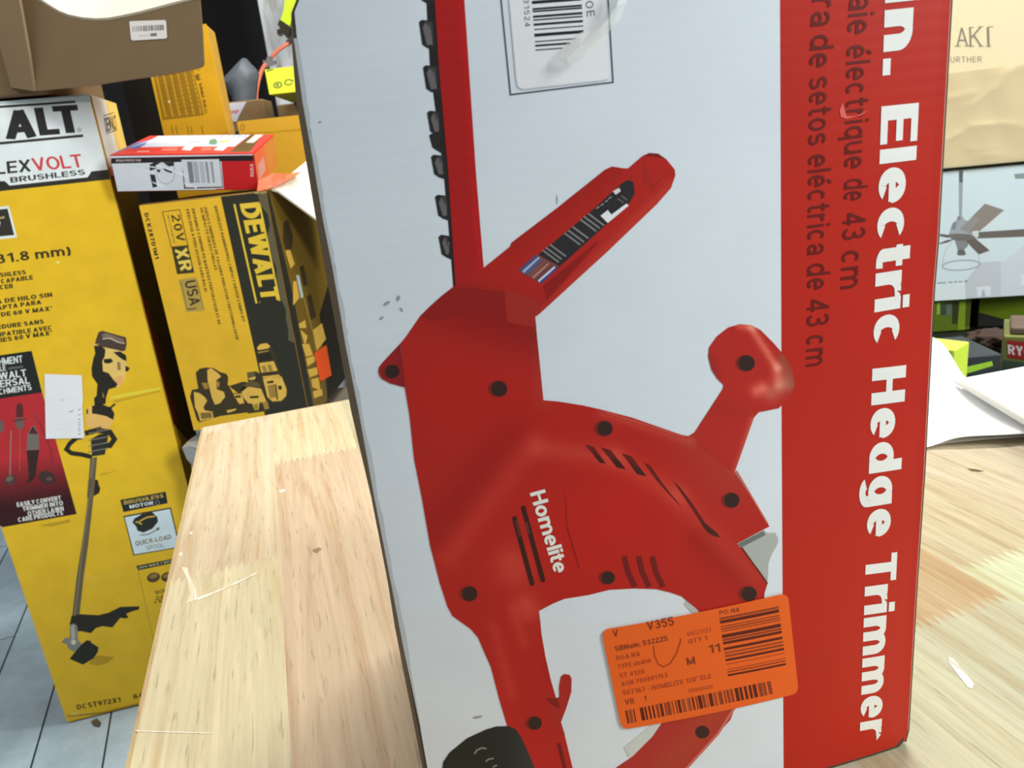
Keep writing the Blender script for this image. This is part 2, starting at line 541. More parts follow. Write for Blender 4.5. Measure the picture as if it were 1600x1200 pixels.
    def bars(s, corner, along, across, col, layer=1, seed=3, n=30, fill=0.55, cols=None):
        """barcode: bars spread from corner along one px vector, each as long as the other"""
        rnd = random.Random(seed)
        ws = [rnd.choice((1, 1, 2, 3)) for _ in range(2 * n)]
        tot = sum(ws)
        x = 0
        for i, wv in enumerate(ws):
            if i % 2 == 0:
                u0, u1 = x / tot, (x + wv) / tot
                P = [(corner[0] + along[0] * u + across[0] * v, corner[1] + along[1] * u + across[1] * v) for u, v in ((u0, 0), (u1, 0), (u1, 1), (u0, 1))]
                s.poly(P, rnd.choice(cols) if cols else col, layer)
            x += wv
    def build(s, name, mat, parent):
        o = link_mesh(name, s.v, s.fc, mat, parent)
        me = o.data
        ca = me.color_attributes.new('Ink', 'FLOAT_COLOR', 'CORNER')
        ul = me.uv_layers.new(name='Sheet')
        flat, fu = [], []
        for f, cs in zip(s.fc, s.c):
            for i, c in zip(f, cs):
                flat.extend(c)
                fu.extend(s.uv[i])
        ca.data.foreach_set('color', flat)
        ul.data.foreach_set('uv', fu)
        return o

def view(ox, oy, k):
    return lambda *p: [(ox + k * p[i], oy + k * p[i + 1]) for i in range(0, len(p), 2)]

# ------------------------------------------------------------------ the room
def floor_material():
    mt, nt, b = nodes('painted_floorboards')
    tc = nd(nt, 'ShaderNodeTexCoord')
    mp = nd(nt, 'ShaderNodeMapping')
    a0, a1 = on_z(96, 1108, 0), on_z(74, 1192, 0)
    mp.inputs['Rotation'].default_value = (0, 0, -math.atan2(a1.y - a0.y, a1.x - a0.x))
    nt.links.new(tc.outputs['Object'], mp.inputs['Vector'])
    br = nd(nt, 'ShaderNodeTexBrick')
    br.offset = 0.37
    for k, v in (('Color1', (*lin((186, 208, 222)), 1)), ('Color2', (*lin((176, 198, 214)), 1)), ('Mortar', (*lin((38, 42, 48)), 1)), ('Scale', 1.0), ('Mortar Size', 0.0022), ('Mortar Smooth', 0.25), ('Brick Width', 1.7), ('Row Height', 0.135), ('Bias', 0.0)):
        br.inputs[k].default_value = v
    nt.links.new(mp.outputs[0], br.inputs['Vector'])
    nz = nd(nt, 'ShaderNodeTexNoise')
    nz.inputs['Scale'].default_value = 7
    nz.inputs['Detail'].default_value = 9
    nz.inputs['Roughness'].default_value = 0.7
    nt.links.new(tc.outputs['Object'], nz.inputs['Vector'])
    mr = nd(nt, 'ShaderNodeMapRange')
    mr.inputs['From Min'].default_value = 0.3
    mr.inputs['From Max'].default_value = 0.7
    mr.inputs['To Min'].default_value = 0.72
    mr.inputs['To Max'].default_value = 1.12
    nt.links.new(nz.outputs['Fac'], mr.inputs['Value'])
    mx = nd(nt, 'ShaderNodeVectorMath', operation='SCALE')
    nt.links.new(br.outputs['Color'], mx.inputs[0])
    nt.links.new(mr.outputs[0], mx.inputs['Scale'])
    nt.links.new(mx.outputs[0], b.inputs['Base Color'])
    b.inputs['Roughness'].default_value = 0.45
    bp = nd(nt, 'ShaderNodeBump')
    bp.inputs['Strength'].default_value = 0.4
    bp.inputs['Distance'].default_value = 0.003
    nt.links.new(br.outputs['Fac'], bp.inputs['Height'])
    bp.invert = True
    nt.links.new(bp.outputs[0], b.inputs['Normal'])
    return mt
RX0, RX1, RY0, RY1, RH = -3.4, 3.4, -2.6, 3.4, 2.9
def slab(name, x0, x1, y0, y1, z0, z1, mat):
    o = block(name, (x0, y0, z0), (1, 0, 0), (0, 1, 0), (0, 0, 1), x1 - x0, y1 - y0, z1 - z0, mat, None, 0)
    return tag(o, None, None, None, 'structure')
slab('floor', RX0, RX1, RY0, RY1, -0.06, 0, floor_material())
slab('wall_back', RX0, RX1, RY1, RY1 + 0.1, 0, RH, plain('dark_wall', (22, 20, 20), 0.9, var=0.3, scale=3))  # dark void behind the stock, painted into the wall as near-black
slab('wall_left', RX0 - 0.1, RX0, RY0, RY1, 0, RH, plain('grey_wall', (150, 150, 145), 0.9, scale=3))
slab('wall_right', RX1, RX1 + 0.1, RY0, RY1, 0, RH, plain('grey_wall', (150, 150, 145), 0.9))

# ------------------------------------------------------------------ the wooden table
TC = on_z(315, 668, TABLE_Z)                      # far left corner
TG = on_z(195, 1200, TABLE_Z) - TC                # along the left edge, towards us
TG = Vector((TG.x, TG.y, 0)).normalized()
TA = Vector((-TG.y, TG.x, 0))                     # to the right
if TA.x < 0: TA = -TA
TW, TL = 0.86, 1.02
def tpt(a, b, h=0.0):
    return TC + TA * a + TG * b + Vector((0, 0, h))
def wood_material(name, gain):
    mt, nt, b = nodes(name)
    ink = nd(nt, 'ShaderNodeVertexColor', layer_name='Ink')
    uv = nd(nt, 'ShaderNodeUVMap', uv_map='Sheet')
    def noise(sx, sy, detail, dist, rough=0.6):
        mp = nd(nt, 'ShaderNodeMapping')
        mp.inputs['Scale'].default_value = (sx, sy, 1)
        nt.links.new(uv.outputs[0], mp.inputs['Vector'])
        n = nd(nt, 'ShaderNodeTexNoise')
        n.inputs['Scale'].default_value = 1
        n.inputs['Detail'].default_value = detail
        n.inputs['Roughness'].default_value = rough
        n.inputs['Distortion'].default_value = dist
        nt.links.new(mp.outputs[0], n.inputs['Vector'])
        return n
    def rng(src, f0, f1, t0, t1):
        r = nd(nt, 'ShaderNodeMapRange')
        for k, v in (('From Min', f0), ('From Max', f1), ('To Min', t0), ('To Max', t1)):
            r.inputs[k].default_value = v
        nt.links.new(src, r.inputs['Value'])
        return r.outputs[0]
    def mul(x, y):
        q = nd(nt, 'ShaderNodeMath', operation='MULTIPLY')
        nt.links.new(x, q.inputs[0]); nt.links.new(y, q.inputs[1])
        return q.outputs[0]
    broad = noise(62, 2.6, 5, 1.6)
    fine = noise(420, 14, 3, 0.2)
    fleck = noise(400, 26, 2, 0.0)
    fac = mul(mul(rng(broad.outputs['Fac'], 0.3, 0.7, 0.80, 1.09), rng(fine.outputs['Fac'], 0.3, 0.7, 0.93, 1.04)), rng(fleck.outputs['Fac'], 0.60, 0.70, 1.0, 0.72))
    # warm streaks where the broad grain is dark
    warm = nd(nt, 'ShaderNodeMix', data_type='RGBA', blend_type='MULTIPLY')
    warm.inputs[7].default_value = (1.0, 0.84, 0.68, 1)
    nt.links.new(ink.outputs['Color'], warm.inputs[6])
    nt.links.new(rng(broad.outputs['Fac'], 0.50, 0.36, 0.0, 0.7), warm.inputs[0])
    mx = nd(nt, 'ShaderNodeVectorMath', operation='SCALE')
    nt.links.new(warm.outputs[2], mx.inputs[0])
    nt.links.new(fac, mx.inputs['Scale'])
    nt.links.new(mx.outputs[0], b.inputs['Base Color'])
    b.inputs['Roughness'].default_value = 0.42
    b.inputs['Specular IOR Level'].default_value = 0.3
    return mt
def build_table():
    root = thing('wooden_table', tpt(TW / 2, TL / 2, -TABLE_Z), 'pale finger-jointed wooden table under the red and white carton', 'table')
    rnd = random.Random(11)
    light, tan, pink, green = (218, 211, 184), (212, 199, 166), (208, 177, 138), (226, 228, 192)
    cols = [  # right-hand boundary of each stave, finger joints along it with the board colours
        (0.093, [(0.03, (242, 222, 192)), (0.43, (236, 216, 186)), (1.1, (246, 224, 190))]),
        (0.188, [(0.200, (240, 226, 186)), (1.1, (236, 206, 172))]),
        (0.280, [(0.34, tan), (0.9, light), (1.1, tan)]),
        (0.372, [(0.25, light), (0.74, tan), (1.1, light)]),
        (0.462, [(0.40, pink), (0.95, (216, 208, 176)), (1.1, tan)]),
        (0.557, [(0.30, light), (0.60, light), (0.735, pink), (1.1, (216, 207, 174))]),
        (0.652, [(0.35, tan), (0.698, (212, 200, 166)), (1.1, green)]),
        (0.750, [(0.52, light), (0.9, (214, 204, 170)), (1.1, tan)]),
        (0.860, [(0.4, tan), (0.8, light), (1.1, tan)])]
    verts, faces, ink, uvs = [], [], [], []
    a0, inset = 0.003, 0.003
    for a1, runs in cols:
        a1 = min(a1, TW - inset)
        nt_ = max(6, int((a1 - a0) / 0.0062))
        def edge(b):
            return [(a0 + (a1 - a0) * i / (2 * nt_), b + (0.006 if i % 2 else -0.006)) for i in range(2 * nt_ + 1)]
        prev = [(a0, inset), (a1, inset)]
        for b1, c in runs:
            last = b1 >= TL - inset
            nxt = [(a0, TL - inset), (a1, TL - inset)] if last else edge(b1)
            P = prev + nxt[::-1]
            k = len(verts)
            off = (rnd.random() * 3, rnd.random() * 5)
            for a, b in P:
                verts.append(tpt(a, b, 0.0004))
                uvs.append((a + off[0], b + off[1]))
            cc = tuple(min(.9, v * WOOD_GAIN) for v in lin(tuple(min(255, q + rnd.randint(-4, 4)) for q in c))) + (1,)
            for t in tessellate_polygon([[Vector((a, b, 0)) for a, b in P]]):
                faces.append(tuple(k + i for i in t)); ink.append(cc)
            prev = nxt
            if last: break
        a0 = a1
    # scuffs of dried white paint, a knot, a splinter and a scrap of white tape lie in the surface
    white = (240, 232, 210)
    for P, c in (([(284, 886), (293, 887), (296, 898), (306, 919), (308, 936), (298, 941), (290, 943), (298, 929), (293, 907)], white),
              ([(308, 934), (345, 920), (372, 908), (401, 894), (402, 896), (372, 911), (346, 923), (309, 938)], white),
              ([(281, 863), (285, 863), (284, 869), (280, 869)], white), ([(297, 831), (301, 831), (300, 835), (296, 835)], white),
              ([(436, 767), (445, 764), (446, 767), (438, 770)], white), ([(487, 860), (498, 855), (503, 858), (494, 864)], (150, 124, 96)),
              ([(1511, 732), (1524, 733), (1538, 736), (1530, 737), (1518, 736)], (92, 70, 46)),
              ([(1481, 1026), (1490, 1029), (1522, 1068), (1519, 1076), (1512, 1074), (1483, 1036)], (214, 212, 204)),
              ([(212, 1141), (330, 1145), (330, 1146.5), (212, 1143)], white)):
        k = len(verts)
        for x, y in P:
            q_ = on_z(x, y, TABLE_Z + 0.0006)
            verts.append(q_)
            uvs.append(((q_ - TC).dot(TA), (q_ - TC).dot(TG)))
        cc = tuple(min(.9, v) for v in lin(c)) + (1,)
        for t in tessellate_polygon([[Vector((x, y, 0)) for x, y in P]]):
            faces.append(tuple(k + i for i in t)); ink.append(cc)
    v, f = hexa(tpt(0, 0, -0.034), TA, TG, (0, 0, 1), TW, TL, 0.034)
    k = len(verts)
    verts += v
    uvs += [((q - TC).dot(TA) + (q - TC).z, (q - TC).dot(TG)) for q in v]
    cc = tuple(w * WOOD_GAIN for w in lin((226, 200, 152))) + (1,)
    for q in f:
        faces.append(tuple(k + i for i in q)); ink.append(cc)
    o = link_mesh('table_top', verts, faces, wood_material('rubberwood', 1), root)
    ca = o.data.color_attributes.new('Ink', 'FLOAT_COLOR', 'CORNER')
    ul = o.data.uv_layers.new(name='Sheet')
    fl, fu = [], []
    for q, c in zip(faces, ink):
        for i in q:
            fl.extend(c); fu.extend(uvs[i])
    ca.data.foreach_set('color', fl); ul.data.foreach_set('uv', fu)
    fix_normals(o)
    bevel(o, 0.006, 3)
    wm = plain('table_frame_wood', (206, 172, 122), 0.5, var=0.15, scale=12)
    for i, j in ((0, 0), (1, 0), (0, 1), (1, 1)):
        block('leg', tpt(0.05 + i * (TW - 0.16), 0.05 + j * (TL - 0.16), -TABLE_Z), TA, TG, (0, 0, 1), 0.06, 0.06, TABLE_Z - 0.034, wm, root)
    for (a, b, w_, l_) in ((0.11, 0.07, TW - 0.22, 0.02), (0.11, TL - 0.09, TW - 0.22, 0.02), (0.07, 0.11, 0.02, TL - 0.22), (TW - 0.09, 0.11, 0.02, TL - 0.22)):
        block('apron', tpt(a, b, -0.114), TA, TG, (0, 0, 1), w_, l_, 0.08, wm, root)
    return root
WOOD_GAIN = 0.70
build_table()

# ------------------------------------------------------------------ the red and white carton on the table
def build_red_box():
    P0, P1 = on_z(1225, 1197, TABLE_Z), on_z(1414, 1165, TABLE_Z)
    ex = P1 - P0
    ex = Vector((ex.x, ex.y, 0)).normalized()
    F = BulgedFace(P1, ex, (0, 0, 1), -0.262, 0.0, 0.012)  # belly added so the light falls off towards the panel's left
    HB, DEP = 0.70, 0.17
    back = -F.n
    F2 = Face(P1 + back * 0.035, ex, (0, 0, 1))
    left = [(455, 20), (459, 60), (473, 160), (489, 250), (505, 345), (519, 415), (533, 496), (540, 540), (560, 640), (585, 777), (610, 905), (630, 1010), (664, 1200)]
    left2 = [(456, 20), (455, 60), (463, 160), (478, 250), (494, 345), (507, 415), (522, 496), (530, 540), (548, 640), (580, 777), (605, 905), (617, 980), (660, 1200)]
    right = [(1488.7, 0), (1473.7, 265), (1468, 370), (1461, 455), (1446, 740), (1435, 900), (1421, 1140), (1416, 1160)]
    root = thing('hedge_trimmer_carton', Vector((F.pt(-0.12, 0, -0.08))), 'tall red and white carton with a red tool printed on it, on the wooden table', 'box')
    l1 = [F.loc(*p) for p in left]
    l2 = [F2.loc(*p) for p in left2]
    r1 = [F.loc(*p) for p in right]
    zt = max(p[1] for p in r1)
    # close the outline up to the top and down to the table
    lt = (l1[0][0] + 0.004, l1[0][1] + 0.006)
    top_l = (l1[0][0] + 0.02, l1[0][1] + 0.03)
    s_left_top = top_l[0] - 0.012
    outline = [(s_left_top, HB), top_l] + l1 + [(l1[-1][0] + 0.002, 0.002), (-0.004, 0.0), (0.0, 0.004)] + r1[::-1] + [(r1[0][0], HB)]
    n = len(outline)
    mid = [(s_left_top - 0.005, HB), (top_l[0] - 0.005, top_l[1])] + l2 + [(l2[-1][0], 0.0), (-0.003, 0.0), (0.0, 0.002)] + [(a, b) for a, b in r1[::-1]] + [(r1[0][0], HB)]
    far = [(a + 0.004 if i < 2 + len(l1) + 1 else a, b) for i, (a, b) in enumerate(mid)]
    FP = Face(P1, ex, (0, 0, 1))
    V = [F.pt(a, b, 0) for a, b in outline] + [FP.pt(a, b, -0.035) for a, b in mid] + [FP.pt(a, b, -DEP) for a, b in far]
    fc = []
    for k in (0, 1):
        for i in range(n):
            j = (i + 1) % n
            fc.append((k * n + i, k * n + j, (k + 1) * n + j, (k + 1) * n + i))
    stack = [tuple(outline[i] for i in t) for t in tessellate_polygon([[Vector((a, b, 0)) for a, b in outline]])]
    while stack:
        t = stack.pop()
        e = max((abs(t[i][0] - t[(i + 1) % 3][0]), i) for i in range(3))
        if e[0] > 0.014:
            p_, q_, r_ = t[e[1]], t[(e[1] + 1) % 3], t[(e[1] + 2) % 3]
            mm = ((p_[0] + q_[0]) / 2, (p_[1] + q_[1]) / 2)
            stack += [(p_, mm, r_), (mm, q_, r_)]
        else:
            k = len(V)
            V += [F.pt(a, b, 0) for a, b in t]
            fc.append((k, k + 1, k + 2))
    for t in tessellate_polygon([[Vector((a, b, 0)) for a, b in far]]):
        fc.append(tuple(2 * n + i for i in t))
    fix_normals(link_mesh('carton_body', V, fc, plain('brown_board', (84, 70, 54), 0.8, var=0.25, scale=90, bump=0.3), root))

    G = RED_GAIN
    board = print_mat('coated_board', 0.45, 0.25, flute=0.04, freq=55.0, grime=0.03)
    p = Print(F, G, base=.0002, step=2e-5)
    white = (210, 216, 221)
    lf = [F.loc(*q) for q in left]
    outl = [(s_left_top + 0.001, HB), (top_l[0] + 0.001, top_l[1])] + [(a + 0.0012, b) for a, b in lf] + [(lf[-1][0] + 0.003, 0.003)]
    mid_x = [F.loc(1218, -40), F.loc(1219.5, 300), F.loc(1221, 700), F.loc(1224, 1196)]
    mid_top = (mid_x[0][0], HB)
    p.st(outl + [(mid_x[-1][0], 0.002)] + mid_x[::-1] + [mid_top], white, 0)
    re = [(a - 0.0008, b) for a, b in r1]
    p.st([mid_top] + mid_x + [(mid_x[-1][0], 0.002), (-0.006, 0.002), (-0.002, 0.006)] + re[::-1] + [(re[0][0], HB)], (176, 34, 18), 0)
    # worn right edge, its highlight painted pale pink; grey scuffed left edge
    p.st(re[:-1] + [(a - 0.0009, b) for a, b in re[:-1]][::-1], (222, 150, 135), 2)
    sc = [(l + random.uniform(3, 8), y) for l, y in [(459 + (664 - 459) * 0, 62)]]
    wob = random.Random(5)
    inner = []
    for (xa, ya), (xb, yb) in zip(left[1:-1], left[2:]):
        for t in (0, .25, .5, .75):
            inner.append((xa + (xb - xa) * t + 4 + wob.random() * 4, ya + (yb - ya) * t))
    p.poly(left[1:-1] + inner[::-1], (184, 187, 188), 2)
    for x, y, rx, ry, an in ((604, 474, 6, 2.5, -30), (622, 466, 3, 5, 20), (596, 497, 4, 2, -40), (870, 312, 1.2, 8, 0), (500, 191, 2, 2, 0), (746, 1120, 8, 2, -10), (627, 484, 4, 2, 60)):
        p.disc(x, y, rx, ry, (150, 150, 148), 2, an)
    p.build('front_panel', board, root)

    # --- the printed picture of the power tool
    q = Print(F, G, base=0.00025, step=2e-5)
    base = (172, 33, 25)
    segs = [(835, 690, 700, 870, 13, (13, 13, 11)), (800, 680, 675, 830, 24, (-14, -6, -5)), (840, 700, 960, 715, 12, (13, 20, 16)), (960, 715, 1060, 775, 12, (13, 20, 16)),
            (1060, 775, 1175, 900, 13, (10, 15, 12)), (800, 880, 802, 890, 20, (16, 24, 20)), (822, 945, 826, 952, 13, (20, 28, 25)), (690, 470, 840, 520, 30, (-26, -8, -6)),
            (930, 820, 960, 800, 75, (10, -2, -5)), (772, 980, 800, 1085, 6, (11, 13, 11)), (800, 950, 818, 1005, 6, (11, 13, 11)), (960, 262, 800, 385, 14, (-12, -3, -2)),
            (1050, 290, 850, 488, 7, (12, 18, 15)), (1100, 690, 1140, 740, 40, (-4, 14, 11)), (1170, 660, 1150, 735, 6, (8, 20, 16)), (940, 645, 1080, 690, 5, (12, 22, 18)),
            (1090, 840, 1160, 910, 14, (-14, -6, -4)), (845, 500, 850, 625, 10, (-4, 14, 10)), (660, 620, 830, 640, 40, (3, -2, -3)), (770, 1090, 830, 1190, 30, (5, 0, 0)),
            (880, 960, 860, 1050, 10, (-12, -4, -4))]
    def shade(x, y):
        r, g, b = base
        for x0, y0, x1, y1, s_, d in segs:
            dx, dy = x1 - x0, y1 - y0
            t = max(0, min(1, ((x - x0) * dx + (y - y0) * dy) / (dx * dx + dy * dy)))
            k = math.exp(-((x - x0 - t * dx) ** 2 + (y - y0 - t * dy) ** 2) / (2 * s_ * s_))
            r += d[0] * k; g += d[1] * k; b += d[2] * k
        return (max(0, min(255, r)), max(0, min(255, g)), max(0, min(255, b)))
    # chain edge and blade cover
    q.poly([(663, -60), (666, 0), (672, 108), (684, 200), (692, 259), (703, 380), (708, 448), (722, 448), (712, 300), (699, 108), (690, -60)], (40, 34, 33), 0)
    tv = view(440, 0, 0.4167)
    teeth = [(515, 570, 75, 180), (530, 585, 245, 345), (545, 592, 415, 505), (553, 588, 500, 565), (560, 608, 580, 665), (575, 622, 730, 820), (588, 628, 880, 965), (508, 560, -95, 10), (500, 550, -260, -160)]
    for i, (xa, xb, ya, yb) in enumerate(teeth):
        q.poly(tv(xa, ya + 8, xa + 10, ya, xb, ya + 4, xb + 12, yb + 10, xa + 30, yb, xa + 12, yb - 12), (42, 40, 40), 1)
        if i != 3:
            q.poly(tv(xa + 14, ya + 30, xa + 24, ya + 10, xa + 42, ya + 30, xb - 2, yb - 12, xa + 30, yb - 10), (104, 98, 97), 2)
            q.poly(tv(xa + 22, ya + 6, xb - 6, ya + 8, xb, yb - 30), (66, 62, 62), 2)
    q.grad([(671, -100), (679.4, 0), (686, 108), (699.6, 259), (712, 450), (760, 450), (755.7, 418), (743.5, 268), (725.5, 0), (719, -100)], lambda x, y: (166 + (14 if (x - (679 + y * .075)) > 36 else 0), 27, 25), 3, 12)
    b5 = view(560, 480, .25); b6 = view(640, 720, .25); b7 = view(620, 960, .25); b9 = view(900, 480, .25); h7 = view(740, 220, .225); c8 = view(1000, 720, .1875)
    body = [(712, 445), (690, 462), (670, 480), (657, 493), (635, 525), (626, 536), (627, 541), (632.5, 605), (640, 650), (647, 717), (659, 777), (672, 852), (687, 910), (699, 947), (707, 962), (735, 982), (747, 996), (756, 1017),
            (767, 1042), (780, 1092), (792, 1132), (810, 1205), (818, 1240), (905, 1240), (894, 1197), (882, 1147), (876, 1127), (870, 1095), (860, 1060), (852, 1025), (846, 990), (844, 970), (842, 954), (865, 942), (882, 935), (920, 929), (952, 921), (990, 919),
            (1025, 920), (1046, 925), (1064, 931), (1086, 949), (1130, 1000), (1194, 960), (1194, 927), (1199, 911), (1157, 855), (1151, 849), (1202, 822), (1148, 737), (1147, 732), (1085, 675), (1075, 681), (1065, 679), (1030, 667), (987, 652), (945, 641), (910, 633), (872, 627), (849, 625),
            (842, 555), (836, 495), (854, 480), (843, 480), (800, 430), (756, 418)]
    q.grad(body, shade, 4, 9)
    # lug at the left
    q.grad([(626, 536), (597, 567), (592, 574), (591, 580), (593, 587), (597, 592), (610, 599), (633, 605)], lambda x, y: (150 + max(-26, min(0, (626 - x) * 0 - (x - 612) * 1.2)), 30, 28), 5, 8)
    # front handle
    handle = [(756, 418), (797, 385), (799, 379), (803, 376), (870, 325), (945, 265), (956, 260), (974, 263), (981, 263), (1003, 244), (1014, 239), (1028, 240), (1041, 249), (1054, 265), (1055, 274), (1048, 294), (1026, 319), (950, 392), (843, 490), (836, 495), (800, 470), (757, 450)]
    q.grad(handle, shade, 5, 9)
    q.poly([(1003, 244), (1014, 239), (1028, 240), (1041, 249), (1034, 247), (1018, 244)], (120, 24, 22), 6)
    q.line([(1020, 291), (1047, 266)], 1.4, (142, 34, 30), 6)
    q.poly([(1003, 250), (1022, 292), (1026, 319), (1024, 300), (1005, 285)], (158, 33, 27), 6)
    q.poly(h7(500, 1060, 480, 1010, 850, 700, 860, 715, 505, 1110), (140, 26, 22), 6)
    q.poly([(712, 450), (741, 448), (757, 452), (788, 455), (790, 502), (735, 478), (690, 500), (660, 495), (690, 462)], (142, 27, 24), 6)
    q.poly([(788, 452), (838, 468), (843, 488), (836, 495), (838, 512), (792, 503)], (160, 40, 32), 6)
    slot = h7(310, 905, 460, 780, 800, 500, 1040, 285, 1080, 270, 1110, 290, 1118, 370, 1080, 430, 900, 600, 600, 870, 470, 985, 440, 970)
    q.poly(slot, (44, 40, 42), 6)
    q.poly(h7(310, 905, 440, 785, 590, 868, 470, 985, 420, 965), (120, 66, 62), 7)
    for X0, c in ((0, (58, 78, 130)), (32, (150, 178, 205)), (62, (66, 92, 150)), (100, (126, 84, 66)), (140, (170, 120, 104)), (178, (110, 60, 70)), (206, (196, 205, 215)), (226, (60, 66, 140))):
        q.poly(h7(318 + X0 * .62, 890 + X0 * .38, 430 + X0 * .62, 792 + X0 * .38, 440 + X0 * .62, 800 + X0 * .38, 328 + X0 * .62, 905 + X0 * .38), c, 8)
    for X, Y in ((480, 760), (500, 740), (530, 720), (630, 640), (655, 620), (685, 595), (740, 545), (765, 525), (795, 505)):
        q.line(h7(X, Y, X + 110, Y + 82), 2.6, (128, 124, 124), 7)
    q.poly(h7(880, 520, 930, 480, 955, 512, 1060, 435, 1075, 450, 930, 570), (226, 226, 226), 8)
    q.poly(h7(965, 350, 1010, 325, 1020, 350, 985, 375), (214, 206, 204), 8)
    for X, Y in ((850, 470), (880, 450), (910, 425), (935, 402)):
        q.line(h7(X, Y, X + 22, Y - 14), 1.6, (150, 146, 146), 8)
    q.line(h7(1000, 400, 1040, 430), 2.4, (96, 92, 92), 7); q.line(h7(1025, 380, 1065, 412), 2.4, (96, 92, 92), 7)
    # rear grip knob
    knob = b9(740, 780, 760, 850, 940, 1000, 990, 1030, 1110, 690, 1140, 655, 1265, 630, 1330, 570, 1365, 490, 1350, 390, 1300, 300, 1230, 220, 1150, 140, 1090, 110, 1020, 105, 950, 125, 880, 180, 830, 250, 825, 310, 845, 390, 880, 445, 920, 485, 915, 510)
    kseg = [(1172, 510, 1214, 575, 4, (40, 58, 50)), (1214, 575, 1216, 600, 6, (34, 50, 44)), (1182, 610, 1190, 606, 7, (46, 56, 50)), (1155, 508, 1175, 512, 4, (36, 46, 40)), (1205, 615, 1225, 600, 9, (10, 44, 38)), (1225, 560, 1238, 600, 8, (-20, 26, 20)),
            (1175, 655, 1150, 735, 4, (14, 34, 28)), (1120, 640, 1150, 640, 10, (-8, 0, 0)), (1110, 560, 1118, 585, 6, (-20, -2, 0))]
    def kshade(x, y):
        r, g, b = 174, 38, 29
        for x0, y0, x1, y1, s_, d in kseg:
            dx, dy = x1 - x0, y1 - y0
            t = max(0, min(1, ((x - x0) * dx + (y - y0) * dy) / (dx * dx + dy * dy + 1e-6)))
            k = math.exp(-((x - x0 - t * dx) ** 2 + (y - y0 - t * dy) ** 2) / (2 * s_ * s_))
            r += d[0] * k; g += d[1] * k; b += d[2] * k
        return (r, g, b)
    q.grad(knob, kshade, 6, 6)
    # vents
    dk, dr = (58, 26, 20), (104, 24, 20)
    q.line(b6(655, 358, 765, 765), 7.5, dk, 7); q.line(b6(710, 292, 832, 742), 7.5, dk, 7)
    for x, y, r_ in ((804, 809.5, 3.7), (831, 911, 3.7), (817.5, 793, 3.7), (848, 905.5, 3.7)):
        q.disc(x, y, r_, r_, dk, 7)
    q.line(b6(665, 370, 690, 470), 4, (92, 44, 34), 8); q.line(b6(725, 380, 745, 450), 4, (96, 50, 38), 8)
    for X in (1340, 1430, 1515):
        q.line(b6(X, 595, X + 22, 690, X + 66, 785), 8.5, (112, 26, 22), 7)
    q.line(b6(970, 200, 985, 420), 1.2, (146, 24, 22), 7); q.line(b6(985, 420, 1060, 670), 2.6, (146, 24, 22), 7)
    for P in (b9(55, 855, 110, 872, 185, 975, 150, 970), b9(155, 875, 215, 890, 310, 1010, 255, 1000), b9(285, 910, 345, 930, 440, 1055, 380, 1040),
              c8(30, 10, 85, 38, 190, 190, 260, 280, 350, 385, 300, 340, 180, 210, 130, 150), c8(270, 160, 330, 215, 440, 360, 540, 515, 640, 600, 665, 635, 640, 632, 575, 605, 545, 575, 440, 410)):
        q.poly(P, (98, 26, 20), 7)
    q.poly(b9(110, 920, 150, 930, 185, 975, 150, 970), (62, 24, 18), 8); q.poly(b9(220, 940, 262, 955, 310, 1010, 255, 1000), (62, 24, 18), 8); q.poly(b9(345, 985, 390, 1000, 440, 1055, 380, 1040), (62, 30, 22), 8)
    q.poly(c8(480, 470, 545, 520, 640, 600, 665, 635, 575, 605, 545, 575), (74, 32, 24), 8)
    # edge lights along the tool
    q.line([(1150, 735), (1199, 818)], 2.4, (196, 92, 76), 7)
    q.line([(945, 643), (1070, 682)], 1.8, (196, 84, 70), 7)
    # screws
    for x, y, r_ in ((613, 580, 11), (780, 607, 12.6), (945, 669, 12), (1166, 567, 13), (1143, 781, 12), (1170, 927, 12), (734, 927, 12), (950, 902, 10.5), (836, 1129, 10.5)):
        q.disc(x - 2.5, y, r_ + 2, r_, (120, 34, 24), 8)
        q.disc(x, y, r_, r_ * .97, (52, 32, 26), 9)
    # grey trigger, lower lever, cord hook and black knob
    q.poly(c8(840, 715, 800, 690, 1030, 575, 1060, 600, 1125, 595, 1150, 650, 1145, 690, 1090, 790, 1070, 850, 1062, 1000), (168, 170, 164), 3)
    q.poly(c8(810, 690, 1025, 580, 1045, 615, 845, 718), (108, 112, 108), 5)
    q.line(c8(845, 720, 1060, 1020), 2.4, (92, 34, 28), 6)
    q.poly(b7(1050, 750, 1025, 670, 1060, 580, 1090, 480, 1092, 400, 1080, 375, 1045, 370, 1025, 385, 1013, 450, 1015, 515, 990, 520, 940, 470, 960, 700), (166, 38, 30), 5)
    q.poly(b7(930, 520, 1005, 520, 1020, 585, 960, 560), (132, 26, 22), 6)
    q.poly([(1071, 938), (1086, 949), (1096, 960), (1080, 956), (1069, 944)], (176, 178, 172), 5)
    # loop handle below the sticker
    q.grad([(1149, 1095), (1149, 1103), (1141, 1124), (1122, 1145), (1100, 1172), (1070, 1200), (1040, 1225), (950, 1240), (940, 1214), (962, 1199), (987, 1182), (1019, 1149), (1040, 1120), (1052, 1100), (1100, 1060)], lambda x, y: (168, 46 + max(0, 14 - abs(x - y * -.9 - 2120) * .3), 38), 4, 12)
    q.poly([(1020, 1130), (1036, 1125), (1019, 1150), (987, 1182), (982, 1182), (975, 1167)], (196, 198, 192), 5)
    q.line([(1148, 1104), (1121, 1146), (1072, 1200)], 4, (196, 104, 90), 6)
    q.disc(1097, 1143, 11, 10, (58, 34, 27), 8)
    q.line(b7(1010, 800, 1050, 960), 5.5, (112, 22, 20), 7)
